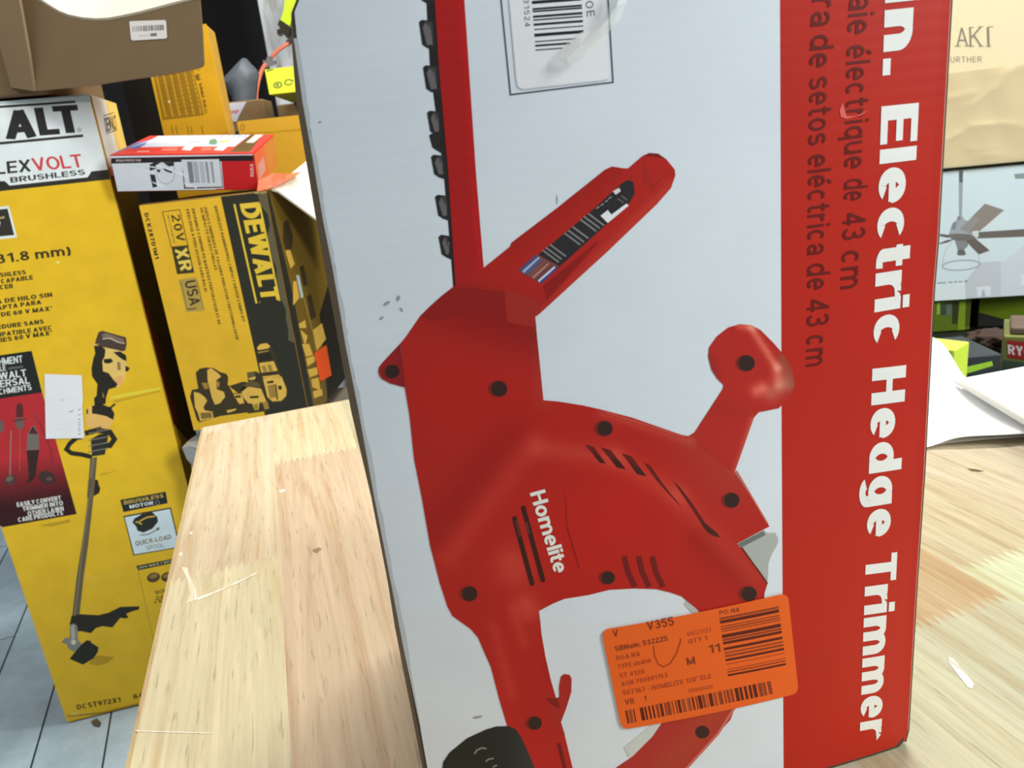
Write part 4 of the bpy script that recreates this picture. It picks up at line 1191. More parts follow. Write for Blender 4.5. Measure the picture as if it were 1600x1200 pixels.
def combo_carton():
    yaw = math.radians(-4)
    ex, back = Vector((math.cos(yaw), math.sin(yaw), 0)), Vector((-math.sin(yaw), math.cos(yaw), 0))
    O = at(302, 674, 1.42)
    F = Face(O, ex, (0, 0, 1))
    W, H, D = F.loc(416, 300)[0], F.loc(213, 320)[1], 0.285
    root = thing('power_tool_carton', O + ex * W / 2 + back * D / 2, 'yellow and black tool kit carton with an open flap behind the wooden table', 'box')
    block('carton_body', O, ex, back, (0, 0, 1), W, D, H, plain('dark_yellow_board', (120, 92, 36), 0.75, var=0.3, scale=30, bump=0.2), root, 0.004)
    p = Print(F, 1.45, base=0.0006, clip=(.001, .001, W - .001, H - .001))
    c4 = view(200, 240, .2); c6 = view(260, 460, .2)
    yel = (212, 164, 40)
    e = .002
    b0, b1 = F.loc(345, 307), F.loc(404, 575)
    xb = b0[0]; xb1 = xb + (b1[0] - b0[0]) * 1.0
    p.st([(e, e), (W - e, e), (W - e, H - e), (e, H - e)], (42, 42, 32), 0)
    p.st([(e, e), (W * .62, e), (b1[0], b1[1] - .02), (xb, H - e), (e, H - e)], yel, 1)
    p.st([(W * .62, e), (W * .62 + .001, e), (b1[0], b1[1] - .02)], (42, 42, 32), 1)
    wv = Random_ = random.Random(2)
    edge = [(W - e, H - e)] + [(W - .004 - wv.random() * .012, H - e - (H * .62) * i / 14.0) for i in range(15)] + [(W - e, H * .36)]
    p.st(edge, (88, 82, 60), 2)
    p.poly(c4(985, 310, 1050, 320, 1100, 290, 1060, 280), (170, 158, 104), 2)
    ly = (216, 176, 54)
    p.line(c4(832, 395, 1005, 1170), 3.0, ly, 2); p.line(c4(1025, 378, 1185, 1150), 3.0, ly, 2)
    p.text('DEWALT', (374.5, 318.5), (409.5, 471), (404, 315.5), ly, 2, w=.27, h=.2, track=.06)
    p.disc(406, 472, 1.5, 1.5, (120, 110, 60), 2)
    dk = (78, 62, 28)
    p.line([(254, 331), (281, 327.5), (294, 384), (268, 386)], 1.3, dk, 2, True)
    p.text('20V', (267.5, 336), (277, 378), (280.5, 334), (66, 54, 26), 2, w=.19, track=.2)
    p.text('MAX LITHIUM ION', (261, 336), (271, 380), (264.5, 335.5), (128, 104, 46), 2, w=.2)
    p.poly([(268, 385.5), (294, 383), (304, 426), (277, 428.5)], (62, 52, 30), 2)
    p.text('XR', (273, 389), (283, 424), (292, 386), (222, 184, 84), 3, w=.24, track=.12)
    p.poly([(279, 437), (307, 433), (320, 485), (291, 488)], (166, 140, 66), 2)
    p.text('USA', (288, 440), (297.5, 478), (305, 437), (60, 50, 34), 3, w=.2, track=.12)
    for k in range(3):
        p.line([(294 + k * 4.5, 482 - k * .5), (297.5 + k * 4.5, 484 - k * .5)], 2.2, (92, 40, 30), 3)
    p.line([(283, 440), (293, 484)], 1.4, (120, 100, 56), 3); p.line([(308, 437), (318, 482)], 1.2, (120, 100, 56), 3)
    p.text('DCK287D1M1', (225.5, 333.5), (243, 405), (231.5, 332), (60, 48, 22), 2, w=.27, track=.16)
    for s_, x0, y0, x1, y1 in (('PERCEUSE A PERCUSSION SANS BALAI', 290.5, 327, 320, 456), ('ENSEMBLE COMBINE DE MARTEAU PERFORATEUR ET DE', 299.5, 326, 341, 507), ('DE IMPACTO SIN ESCOBILLAS', 312.5, 325, 335.5, 422),
                               ('JUEGO COMBINADO DE TALADRO PERCUTOR / DESTORNILLADOR', 318.5, 323, 369, 531), ('BRUSHLESS HAMMERDRILL / IMPACT DRIVER COMBO KIT', 334.5, 322, 379, 503)):
        p.text(s_, (x0, y0), (x1, y1), (x0 + 4.6, y0 - .6), (96, 74, 28), 2, w=.28, track=.14)
    # printed tools at the foot of the face
    pl, md, dd = (208, 166, 72), (150, 118, 52), (58, 48, 28)
    def P(col, lay, *a): p.poly(c6(*a), col, lay)
    P(dd, 3, 230, 610, 260, 580, 310, 570, 370, 575, 420, 605, 470, 620, 485, 650, 480, 700, 505, 740, 540, 800, 590, 800, 640, 870, 640, 920, 420, 950, 260, 1000, 240, 980, 215, 900, 185, 800, 200, 745, 250, 735, 240, 680)
    P(pl, 4, 320, 590, 350, 575, 400, 610, 430, 640, 390, 670, 395, 740, 450, 760, 460, 800, 420, 850, 380, 860, 355, 800, 340, 740, 325, 680)
    P(pl, 4, 215, 760, 260, 770, 300, 800, 320, 830, 290, 880, 300, 905, 360, 915, 370, 965, 265, 990, 250, 930, 225, 880)
    P(md, 5, 275, 690, 320, 690, 330, 735, 300, 740); P(md, 5, 395, 670, 420, 690, 410, 730, 390, 710)
    P((120, 96, 48), 5, 265, 925, 350, 920, 360, 960, 275, 975); P(pl, 5, 375, 770, 440, 765, 445, 800, 390, 810)
    P(dd, 4, 490, 715, 600, 680, 660, 690, 640, 760, 560, 770); P(dd, 4, 380, 880, 530, 840, 570, 880, 500, 920, 400, 920)
    P(pl, 5, 470, 905, 550, 890, 540, 905, 480, 925)
    # drill with chuck
    P(dd, 4, 700, 410, 730, 380, 780, 370, 820, 395, 840, 440, 880, 560, 940, 700, 950, 780, 920, 840, 850, 855, 800, 840, 810, 880, 790, 910, 640, 930, 590, 850, 520, 790, 530, 770, 590, 770, 580, 730, 640, 690, 630, 610, 700, 600, 735, 620)
    P(pl, 5, 708, 415, 735, 388, 785, 380, 812, 402, 800, 420, 720, 435); P((40, 36, 24), 5, 712, 440, 800, 425, 830, 500, 725, 525)
    P((150, 120, 52), 6, 715, 448, 800, 434, 803, 444, 718, 460)
    P(pl, 5, 725, 535, 840, 520, 880, 620, 890, 650, 755, 650, 740, 600); P(md, 6, 745, 560, 770, 555, 790, 600, 760, 605); P(md, 6, 790, 550, 815, 545, 835, 595, 805, 600)
    P(dd, 6, 745, 610, 875, 595, 880, 625, 750, 640)
    P(pl, 5, 755, 655, 900, 640, 940, 740, 938, 790, 900, 830, 830, 835, 790, 800); P(dd, 6, 785, 680, 835, 670, 840, 690, 790, 695); P(md, 6, 790, 710, 850, 700, 870, 800, 810, 810); P(dd, 6, 870, 715, 900, 710, 905, 740, 880, 745)
    P((90, 74, 36), 6, 860, 700, 875, 820, 862, 822, 848, 702)
    P(pl, 5, 590, 760, 640, 720, 740, 735, 780, 830, 770, 850, 730, 840, 720, 900, 690, 905, 670, 850, 640, 850, 600, 800); P(dd, 6, 650, 795, 720, 790, 722, 808, 655, 812); P(md, 6, 680, 860, 720, 850, 715, 900, 690, 903); P(md, 6, 750, 840, 790, 835, 805, 890, 770, 900)
    P((96, 84, 50), 5, 630, 615, 690, 608, 695, 640, 640, 650); P(pl, 5, 640, 655, 700, 640, 690, 665, 645, 665); P((92, 76, 42), 5, 600, 715, 660, 670, 720, 690, 740, 720, 640, 725)
    P(pl, 5, 525, 780, 590, 775, 610, 850, 570, 855); P(dd, 6, 535, 790, 580, 785, 585, 805, 545, 808)
    p.build('front_print', INK, root)
    # torn right-hand side with large letters and an orange sticker
    Fs = Face(O + ex * W, back, (0, 0, 1))
    q = Print(Fs, 1.05, base=0.0006, clip=(.001, .001, D - .001, H - .001))
    s4 = view(420, 340, .25)
    q.st([(.002, .002), (D - .002, .002), (D - .002, H - .002), (.002, H - .002)], (104, 80, 24), 0)
    q.st([(.002, .002), (.028, .002), (.034, H * .55), (.022, H * .8), (.012, H - .002), (.002, H - .002)], (40, 40, 32), 1)
    q.st([(D * .42, .002), (D - .002, .002), (D - .002, H * .52), (D * .6, H * .40)], (36, 32, 22), 1)
    lt = (198, 158, 66)
    for A in ((90, 30, 120, 10, 150, 120, 140, 200, 105, 210, 85, 140), (190, 310, 215, 295, 240, 420, 215, 430), (235, 490, 262, 475, 295, 620, 260, 640)):
        q.poly(s4(*A), (58, 46, 24), 2)
    q.poly(s4(100, 205, 130, 200, 160, 290, 135, 320), lt, 2); q.poly(s4(150, 400, 170, 395, 190, 500, 150, 550), lt, 2); q.poly(s4(168, 360, 188, 360, 215, 495, 200, 508), (166, 180, 172), 3)
    for A in ((185, 665, 225, 640, 232, 690, 190, 690), (195, 700, 240, 740, 225, 800, 215, 770), (205, 790, 250, 790, 275, 860, 230, 870), (230, 880, 290, 860, 285, 900, 240, 930), (240, 950, 300, 935, 305, 980, 255, 1000), (262, 1010, 310, 1000, 320, 1080, 270, 1060), (275, 1085, 330, 1070, 335, 1110, 280, 1130), (272, 705, 330, 660, 355, 760, 300, 830)):
        q.poly(s4(*A), lt, 2)
    q.line(s4(216, 500, 275, 720, 300, 860), 1.6, (150, 120, 56), 3)
    q.build('side_print', INK, root)
    r = Print(Fs, 1.05, base=0.0016)
    r.poly(s4(278, 850, 355, 795, 388, 985, 318, 1025), (214, 76, 22), 0)
    o = r.build('orange_sticker', print_mat('sticker_paper', 0.5, 0.3, grime=0.02), root)
    o['label'] = 'blank orange sticker'
    # opened lid flap, pale inside
    V = []
    # the flap is hinged on the right top edge and leans up and back
    hinge0, hinge1 = O + ex * (W + .001) + Vector((0, 0, H)), O + ex * (W + .001) + back * D + Vector((0, 0, H))
    up = (ex * .62 + Vector((0, 0, .40)) + back * .5).normalized()
    V = [at(424, 298, 1.425), at(434, 301, 1.43), at(495, 346, 1.50), at(548, 390, 1.56), at(520, 240, 1.64), at(476, 254, 1.60), at(444, 280, 1.50)]
    o = link_mesh('lid_flap', V, [(0, 1, 6), (1, 2, 5, 6), (2, 3, 4, 5)], plain('pale_board', (230, 222, 198), 0.8, var=0.04, gain=1.1), root)
    solid(o, 0.004, 1)
    o['label'] = 'open flap with pale inside'
    return O, ex, back, W, D, H
COMBO = combo_carton()

# support under the tool kit carton, wrapped in crumpled film
def wrapped_stack():
    O, ex, back, W, D, H = COMBO
    z = O.z - .001
    root = thing('wrapped_carton', Vector((O.x + W / 2, O.y + .1, 0)), 'carton in crumpled grey plastic film under the yellow and black tool kit carton', 'box')
    block('carton_body', Vector((O.x, O.y, 0)) + ex * .0 - back * .0, ex, back, (0, 0, 1), W + .02, D, z - .02, plain('grey_brown_board', (110, 100, 88), 0.8), root, .004)
    # crumpled film sheet over the top and left front corner
    rnd = random.Random(9)
    nx, ny = 16, 26
    V, Fc = [], []
    base = Vector((O.x, O.y, z))
    for j in range(ny + 1):
        for i in range(nx + 1):
            a = -.012 + (W + .03) * i / nx
            t = j / ny
            drop = -.016 - .40 * max(0, t - .25) / .75
            fw = .12 - .134 * min(1, t / .25)
            jit = lambda s: (rnd.random() - .5) * s
            V.append(base + ex * (a + jit(.012)) + back * (fw - abs(jit(.012)) - .004) + Vector((0, 0, drop + (0 if t < .25 else jit(.014)))))
    for j in range(ny):
        for i in range(nx):
            k = j * (nx + 1) + i
            Fc.append((k, k + 1, k + nx + 2, k + nx + 1))
    mt, nt, b = nodes('crumpled_film')
    b.inputs['Base Color'].default_value = (.32, .31, .30, 1)
    b.inputs['Roughness'].default_value = .16
    b.inputs['Specular IOR Level'].default_value = .8
    o = link_mesh('plastic_film', V, Fc, mt, root)
    o['label'] = 'shiny crumpled grey film'
wrapped_stack()

def red_flat_box():
    O, ex, back, W, D, H = COMBO
    exr = Vector((.9921, .0847, -.0927)).normalized()      # it lies askew, propped up by the open flaps
    dz = Vector((-.0691, .9847, .1602))
    dz = (dz - exr * dz.dot(exr)).normalized()
    up = exr.cross(dz)
    B = Vector((-.657, 1.420, 1.0535))
    F = Face(B, exr, up)
    W2, H2, D2 = .243, .0634, .229
    root = thing('flat_red_box', B + exr * W2 / 2, 'flat red and white box tilted on top of the yellow and black tool kit carton', 'box')
    block('carton_body', B, exr, dz, up, W2, D2, H2, plain('red_board', (196, 44, 40), .4, var=.06), root, .002)
    f = view(160, 190, .175)
    p = Print(F, 1.15, base=.0005, clip=(.001, .001, W2 - .001, H2 - .001))
    e = .0015
    p.st([(e, e), (W2 - e, e), (W2 - e, H2 - e), (e, H2 - e)], (206, 210, 218), 0)
    p.poly(f(80, 325, 1360, 300, 1368, 350, 700, 360, 80, 375), (40, 28, 30), 1)
    p.poly(f(1040, 305, 1362, 300, 1368, 350, 1050, 352), (36, 26, 28), 2)
    p.poly(f(1062, 353, 1368, 350, 1388, 605, 1010, 612, 1010, 600, 1085, 598), (190, 26, 32), 2)
    p.text('WORLD PROTECTION', f(120, 358)[0], f(345, 355)[0], f(119, 338)[0], (206, 190, 190), 2, w=.2)
    p.poly(f(708, 340, 1048, 334, 1080, 590, 730, 600), (34, 28, 34), 1); p.poly(f(705, 340, 1043, 334, 1072, 580, 742, 588), (204, 208, 216), 2)
    for x0, x1, c in ((755, 800, 120), (805, 850, 160), (860, 905, 172), (915, 940, 140), (960, 985, 150)):
        p.poly(f(x0, 358, x1, 356, x1 + 22, 545, x0 + 26, 548), (c, c + 4, c + 12), 3)
    bk = (44, 44, 48)
    p.poly(f(420, 385, 500, 345, 540, 350, 470, 400, 480, 420, 425, 440), bk, 2); p.poly(f(545, 365, 640, 362, 640, 395, 590, 400), bk, 2); p.poly(f(425, 470, 470, 475, 490, 580, 450, 590), bk, 2)
    p.poly(f(535, 410, 610, 440, 640, 440, 615, 460, 560, 440), bk, 2); p.poly(f(485, 425, 520, 430, 515, 452, 490, 450), bk, 2)
    p.line(f(520, 540, 570, 560, 630, 530, 645, 480, 640, 400), 1, (150, 152, 158), 2); p.line(f(480, 460, 500, 520, 530, 530), .8, (170, 172, 178), 2)
    for A in ((400, 395, 470, 410), (390, 438, 470, 462), (480, 390, 560, 415, 720, 475), (450, 540, 540, 580), (730, 550, 845, 592), (690, 455, 760, 495)):
        p.line(f(*A), 1.6, (236, 240, 246), 4)
    p.text('01056', f(1318, 380)[0], f(1322, 492)[0], f(1348, 380)[0], (226, 190, 190), 3, w=.2, track=.2)
    p.build('front_print', INK, root)
    # top face
    Ft = Face(B + up * H2, exr, dz)
    t = Print(Ft, 1.15, base=.0005, clip=(.001, .001, W2 - .001, D2 - .001))
    t.st([(e, e), (W2 - e, e), (W2 - e, D2 - e), (e, D2 - e)], (222, 64, 54), 0)
    t.poly(f(240, 235, 430, 165, 500, 130, 1330, 112, 1180, 225, 700, 225, 320, 232), (196, 202, 214), 1)
    t.poly(f(90, 290, 240, 240, 430, 165, 300, 190), (120, 120, 170), 1); t.poly(f(250, 240, 400, 185, 380, 210, 290, 250), (92, 100, 170), 2)
    t.poly(f(1130, 275, 1330, 115, 1440, 112, 1315, 275), (98, 74, 36), 2); t.poly(f(1280, 190, 1370, 115, 1440, 118, 1350, 192), (226, 196, 186), 3)
    t.poly(f(950, 205, 960, 165, 1010, 155, 1030, 185, 1010, 210), (92, 140, 112), 2); t.poly(f(1030, 175, 1130, 165, 1150, 180, 1060, 195), (206, 180, 128), 2)
    t.poly(f(730, 175, 945, 165, 940, 205, 725, 212), (206, 220, 232), 2); t.line(f(770, 190, 850, 180, 870, 198), 1, (120, 140, 150), 3)
    t.poly(f(705, 255, 740, 222, 820, 225, 785, 262), (226, 214, 218), 2); t.poly(f(990, 255, 1045, 222, 1120, 225, 1075, 262), (226, 214, 218), 2)
    t.poly(f(520, 265, 545, 240, 680, 235, 660, 262), (232, 120, 106), 2); t.poly(f(870, 262, 900, 235, 985, 235, 970, 258), (232, 110, 96), 2); t.line(f(310, 270, 420, 268), 1.5, (236, 170, 160), 2)
    for x in (1050, 1100, 1150, 1200, 1250):
        t.line(f(x, 150, x + 40, 122), 1.2, (140, 146, 180), 2)
    t.build('top_print', INK, root)
    # glossy wrapped end
    Fe = Face(B + exr * W2, dz, up)
    u = Print(Fe, 1.15, base=.0005)
    u.st([(e, e), (D2 - e, e), (D2 - e, H2 - e), (e, H2 - e)], (226, 96, 72), 0)
    u.st([(D2 * .5, e), (D2 - e, e), (D2 - e, H2 - e), (D2 * .45, H2 - e)], (210, 124, 64), 1)
    u.st([(D2 * .06, H2 * .2), (D2 * .4, H2 * .3), (D2 * .36, H2 * .7), (D2 * .1, H2 * .6)], (214, 150, 146), 2)
    u.build('end_print', print_mat('glossy_wrap', .25, .5), root)
    # crumpled wrap at the lower right corner
    rnd = random.Random(3)
    ctr = [at(402, 299, 1.405), at(415, 296, 1.41), at(428, 292, 1.42), at(444, 284, 1.45), at(462, 275, 1.49), at(470, 268, 1.53), at(448, 272, 1.5), at(430, 270, 1.46), at(416, 276, 1.44), at(404, 282, 1.42), at(424, 284, 1.425), at(440, 277, 1.455)]
    ctr = [c + Vector((0, -.006 * rnd.random(), 0)) for c in ctr]
    o = link_mesh('plastic_wrap', ctr, [(0, 1, 10, 9), (1, 2, 10), (2, 3, 11, 10), (3, 4, 6, 11), (4, 5, 6), (6, 7, 10, 11), (7, 8, 9, 10)], film_mat('orange_film', (240, 118, 84), .8, .3), root)
    solid(o, .0015)
    o['label'] = 'crumpled orange wrap'
red_flat_box()

def brown_open_carton():
    yaw = math.radians(2)
    ex, back = Vector((math.cos(yaw), math.sin(yaw), 0)), Vector((-math.sin(yaw), math.cos(yaw), 0))
    Otall, exT, bkT, WT, DT, HT = TALL
    O = at(57, 142, 1.365)
    z0 = HT + .001
    F = Face(O, ex, (0, 0, 1))
    root = thing('open_brown_carton', Vector((O.x + .1, O.y + .13, z0)), 'open brown carton with a small white label, on the tall yellow carton', 'box')
    k1 = view(0, 0, .2)
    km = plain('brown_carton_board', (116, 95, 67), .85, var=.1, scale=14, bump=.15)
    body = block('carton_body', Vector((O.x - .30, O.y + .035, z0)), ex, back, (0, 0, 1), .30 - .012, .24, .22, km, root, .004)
    # hanging front flap with rounded lower corner and bowed upper edge
    px = k1(285, 710, 700, 672, 1000, 625, 1300, 583, 1500, 545, 1560, 530, 1585, 515, 1592, 490, 1580, 250, 1560, 0)
    curve = k1(1500, 0, 1300, 52, 1100, 105, 950, 138, 850, 155, 750, 160, 650, 152, 540, 130, 460, 98, 380, 50, 320, 10, 290, -5)
    low = px + curve + k1(150, -5)
    V, fc = [], []
    V = [F.pt(*F.loc(x, y)) for x, y in low]
    n = len(V)
    V = [v + back * (.012 * math.sin(i * .6) ** 2 * 0) for i, v in enumerate(V)]
    tris = [tuple(t) for t in tessellate_polygon([[Vector((x, y, 0)) for x, y in low]])]
    o = fix_normals(link_mesh('front_flap', V, tris, km, root))
    solid(o, .005, -1 if o.data.polygons[0].normal.dot(F.n) > 0 else 1)
    # upper flap, folded back from the bowed edge to catch the lamp; its lit look is painted in cream
    cv = [F.pt(*F.loc(x, y)) for x, y in k1(1560, -12) + curve + k1(250, -30)]
    V2 = []
    for i, c in enumerate(cv):
        V2.append(c)
    for i, c in enumerate(cv):
        V2.append(Vector((c.x * 1.03, 0, 0)) + Vector((0, c.y + .16, c.z + .145)))
    m_ = len(cv)
    o = fix_normals(link_mesh('top_flap', V2, [(i, i + 1, m_ + i + 1, m_ + i) for i in range(m_ - 1)], plain('lit_cream_board', (240, 224, 202), .8, var=.03, gain=.72), root))
    solid(o, .004, 1)
    o['label'] = 'pale flap folded back'
    # left side wall turning away from the crease
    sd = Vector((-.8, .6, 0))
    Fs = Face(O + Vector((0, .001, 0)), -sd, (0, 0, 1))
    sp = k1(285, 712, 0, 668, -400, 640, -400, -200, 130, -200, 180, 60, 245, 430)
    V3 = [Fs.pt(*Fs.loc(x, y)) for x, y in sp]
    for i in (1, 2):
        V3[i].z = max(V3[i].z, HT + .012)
    o = fix_normals(link_mesh('side_flap', V3, [tuple(t) for t in tessellate_polygon([[Vector((x, y, 0)) for x, y in sp]])], plain('lit_brown_board', (140, 116, 86), .85, var=.08, scale=14), root))  # paler than the front flap: the light on this side is painted in
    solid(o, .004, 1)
    # label
    st = Print(F, 1.2, base=.0012)
    st.poly(k1(1012, 172, 1022, 166, 1290, 157, 1300, 168, 1308, 290, 1298, 302, 1040, 318, 1026, 308), (206, 200, 196), 0)
    x = 1036
    rb = random.Random(1)
    while x < 1270:
        w_ = rb.choice((5, 8, 12))
        c = rb.choice((70, 110, 90, 140))
        yy = 206 - (x - 1036) * .05
        st.poly(k1(x, yy, x + w_, yy - .4, x + w_ + 4, yy + 42, x + 4, yy + 43), (c, c - 4, c - 6), 1)
        x += w_ + rb.choice((5, 8))
    st.text('X001A2', k1(1085, 288)[0], k1(1175, 283)[0], k1(1084, 275)[0], (150, 146, 142), 1, w=.15)
    st.poly(k1(1176, 262, 1226, 258, 1230, 282, 1180, 286), (110, 106, 100), 1)
    o = st.build('paper_label', print_mat('sticker_paper', 0.5, 0.3, grime=0.02), root)
    o['label'] = 'small white barcode label'
brown_open_carton()

# ------------------------------------------------------------------ left background
def back_yellow_carton():
    yaw = math.radians(9)
    ex, back = Vector((math.cos(yaw), math.sin(yaw), 0)), Vector((-math.sin(yaw), math.cos(yaw), 0))
    Y = 1.78
    a, b = at(190, 128, Y), at(322, 37, Y)
    O = Vector((a.x, a.y, 0))
    F = Face(O, ex, (0, 0, 1))
    W, H, D = F.loc(323, 38)[0], F.loc(322, 37)[1], .10
    root = thing('yellow_text_carton', O + ex * W / 2 + back * D / 2, 'tall yellow carton with columns of small print, behind the flat red box', 'box')
    block('carton_body', O, ex, back, (0, 0, 1), W, D, H, plain('worn_ochre_board', (206, 158, 60), .7, var=.2, scale=30, gain=.95, bump=.3), root, .006)
    p = Print(F, 1.0, base=.0006, clip=(0, 0, W, H))
    e = .0005
    z = view(0, 0, .2)
    z2 = view(240, 0, .2)
    xs = F.loc(236, 122)[0]
    p.st([(e, e), (W - e, e), (W - e, H - e), (e, H - e)], (22, 20, 16), 0)
    p.st([(xs, e), (W - e, e), (W - e, H - e), (xs, H - e)], (212, 160, 30), 1)
    p.poly(z2(0, 600, -20, 560, 300, 500, 395, 900, 70, 940, 50, 830), (150, 112, 22), 2)
    for i in range(6):
        x = 15 + i * 55
        p.poly(z2(x, 595 - i * 9, x + 16, 592 - i * 9, x + 90, 915 - i * 5, x + 74, 918 - i * 5), (190, 144, 34), 3)
    for i in range(7):
        x = 35 + i * 50
        for k in range(9):
            p.line(z2(x + k * 7 + 4, 600 - i * 8 + k * 34, x + k * 7 + 24, 597 - i * 8 + k * 34), 1.2, (128, 94, 22), 4)
    p.text('WARNING - READ ALL', z2(352, 655)[0], z2(405, 892)[0], z2(372, 650)[0], (84, 62, 16), 4, w=.22)
    p.poly(z2(325, 590, 345, 572, 358, 600, 360, 632, 335, 625), (120, 90, 22), 4)
    p.disc(264.5, 159, 2.4, 1.4, (240, 228, 190), 5, 20)
    for x in (140, 175, 265, 290, 375):
        p.line(z2(x, 985, x + 12, 1050), 1.6, (150, 112, 26), 4)
    p.build('front_print', INK, root)
back_yellow_carton()

def rack(name, x0, x1, y0, y1, top, label, lower=None):
    root = thing(name, Vector(((x0 + x1) / 2, (y0 + y1) / 2, 0)), label, 'shelf')
    mt = plain('black_steel', (30, 30, 30), .5, .6)
    block('shelf_board', (x0, y0, top - .025), (1, 0, 0), (0, 1, 0), (0, 0, 1), x1 - x0, y1 - y0, .025, mt, root)
    for x in (x0, x1 - .03):
        for y in (y0, y1 - .03):
            block('leg', (x, y, 0), (1, 0, 0), (0, 1, 0), (0, 0, 1), .03, .03, top - .025, mt, root, .001)
    return root
LZ = 1.0
rack('storage_rack', -.52, .10, 1.72, 2.80, LZ, 'black storage rack behind the tool kit carton, carrying the green and yellow cartons')

def walls_carton(name, O, ex, back, W, D, H, mat, label):
    """carton without a lid"""
    root = thing(name, O + ex * W / 2 + back * D / 2, label, 'box')
    t = .005
    v, f = [], []
    up = Vector((0, 0, 1))
    for o_, a, b, la, lb in ((O, ex, back, W, t), (O + back * (D - t), ex, back, W, t), (O + back * t, ex, back, t, D - 2 * t), (O + back * t + ex * (W - t), ex, back, t, D - 2 * t)):
        vv, ff = hexa(o_, a, b, up, la, lb, H)
        k = len(v); v += vv; f += [tuple(k + i for i in q) for q in ff]
    vv, ff = hexa(O, ex, back, up, W, D, t)
    k = len(v); v += vv; f += [tuple(k + i for i in q) for q in ff]
    fix_normals(link_mesh('carton_body', v, f, mat, root))
    return root
def open_yellow():
    ex, back = Vector((.9976, .07, 0)).normalized(), Vector((-.07, .9976, 0)).normalized()
    a = at(370, 190, 1.76)
    O = Vector((a.x, a.y, LZ))
    F = Face(O, ex, (0, 0, 1))
    W, H = F.loc(482, 175)[0], F.loc(370, 190)[1]
    r = walls_carton('lidless_yellow_carton', O, ex, back, W, .12, H, plain('yellow_board', (232, 178, 46), .55, var=.06), 'plain yellow open-topped carton behind the flat red box, beside the tall red and white carton')
    p = Print(F, 1.1, base=.0006, clip=(.001, .001, W - .001, H - .001))
    p.line([(372, 209), (425, 206), (480, 201)], 1.2, (196, 144, 30), 0)
    p.ring(379, 199, 3, 5, .8, (150, 106, 24), 0)
    p.build('fold_line', INK, r)
open_yellow()
def amp_carton():
    ex, back = Vector((.999, .04, 0)).normalized(), Vector((-.04, .999, 0)).normalized()
    a = at(346, 161, 2.05)
    O = Vector((a.x, a.y, LZ))
    F = Face(O, ex, (0, 0, 1))
    W, H = F.loc(411, 158)[0], F.loc(346, 161)[1]
    root = thing('kraft_carton', O + ex * W / 2, 'small brown carton with a white and red label, in front of the dark grey panel', 'box')
    block('carton_body', O, ex, back, (0, 0, 1), W, .1, H, KRAFT, root, .003)
    z = view(330, 60, .1)
    st = Print(F, 1.2, base=.0008)
    st.poly(z(190, 1020, 555, 990, 440, 1200, 400, 1300, 230, 1310), (214, 214, 226), 0)
    st.text('Amp', z(235, 1195)[0], z(425, 1160)[0], z(240, 1130)[0], (206, 60, 66), 1, w=.2, slant=.2)
    st.build('paper_label', print_mat('sticker_paper'), root)
amp_carton()
def black_coil():
    c = at(381, 205, 1.955)
    R, r = .045, .017
    V, Fc = [], []
    n, m_ = 28, 10
    c.z = LZ + .10
    o = None
    for i in range(n):
        t = 2 * math.pi * i / n
        for k in range(m_):
            s = 2 * math.pi * k / m_
            V.append(c + Vector(((R + r * math.cos(s)) * math.cos(t), r * math.sin(s), (R + r * math.cos(s)) * math.sin(t))))
    for i in range(n):
        for k in range(m_):
            Fc.append((i * m_ + k, i * m_ + (k + 1) % m_, ((i + 1) % n) * m_ + (k + 1) % m_, ((i + 1) % n) * m_ + k))
    base = Vector((c.x, c.y, LZ))
    root = thing('hose_coil', base, 'black ring of hose standing behind the lidless yellow carton', 'hose')
    fix_normals(link_mesh('ring', V, Fc, plain('black_rubber', (26, 26, 26), .6), root, smooth=True))
    block('stand_block', base + Vector((-.05, -.02, 0)), (1, 0, 0), (0, 1, 0), (0, 0, 1), .1, .04, .045, plain('black_rubber', (26, 26, 26), .6), root)
black_coil()
def grey_panel():
    z = view(330, 60, .1)
    out = z(480, 310, 510, 305, 540, 312, 620, 400, 700, 480, 735, 560, 715, 700, 690, 980, 690, 1500, 400, 1500, 350, 1000, 330, 920, 260, 840, 165, 730, 145, 690, 150, 655, 300, 500)
    Y = 2.22
    F = Face(at(380, 150, Y), (1, 0, 0), (0, 0, 1))
    P = [F.loc(x, y) for x, y in out]
    c = F.loc(*z(470, 700)[0])
    V = [F.pt(a, b, 0) for a, b in P]
    n = len(P)
    V += [F.pt(c[0] + (a - c[0]) * .86, c[1] + (b - c[1]) * .86, .022) for a, b in P]
    V += [F.pt(c[0] + (a - c[0]) * .4, c[1] + (b - c[1]) * .4, .04) for a, b in P]
    V += [F.pt(a, b, -.01) for a, b in P]
    fc = []
    for k0, k1 in ((3, 0), (0, 1), (1, 2)):
        for i in range(n):
            j = (i + 1) % n
            fc.append((k0 * n + i, k0 * n + j, k1 * n + j, k1 * n + i))
    fc.append(tuple(2 * n + i for i in range(n)))
    fc.append(tuple(3 * n + i for i in reversed(range(n))))
    # it stands on the rack: pull the lowest points down to the board
    zmin = min(v.z for v in V)
    V = [Vector((v.x, v.y, v.z if v.z > zmin + .05 else LZ + (v.z - zmin) * .1)) for v in V]
    o = fix_normals(link_mesh('plastic_panel', V, fc, plain('dark_grey_plastic', (92, 98, 106), .5, var=.08), None, smooth=True))
    tag(o, 'dark grey pointed plastic panel standing behind the small brown carton', 'panel')
grey_panel()
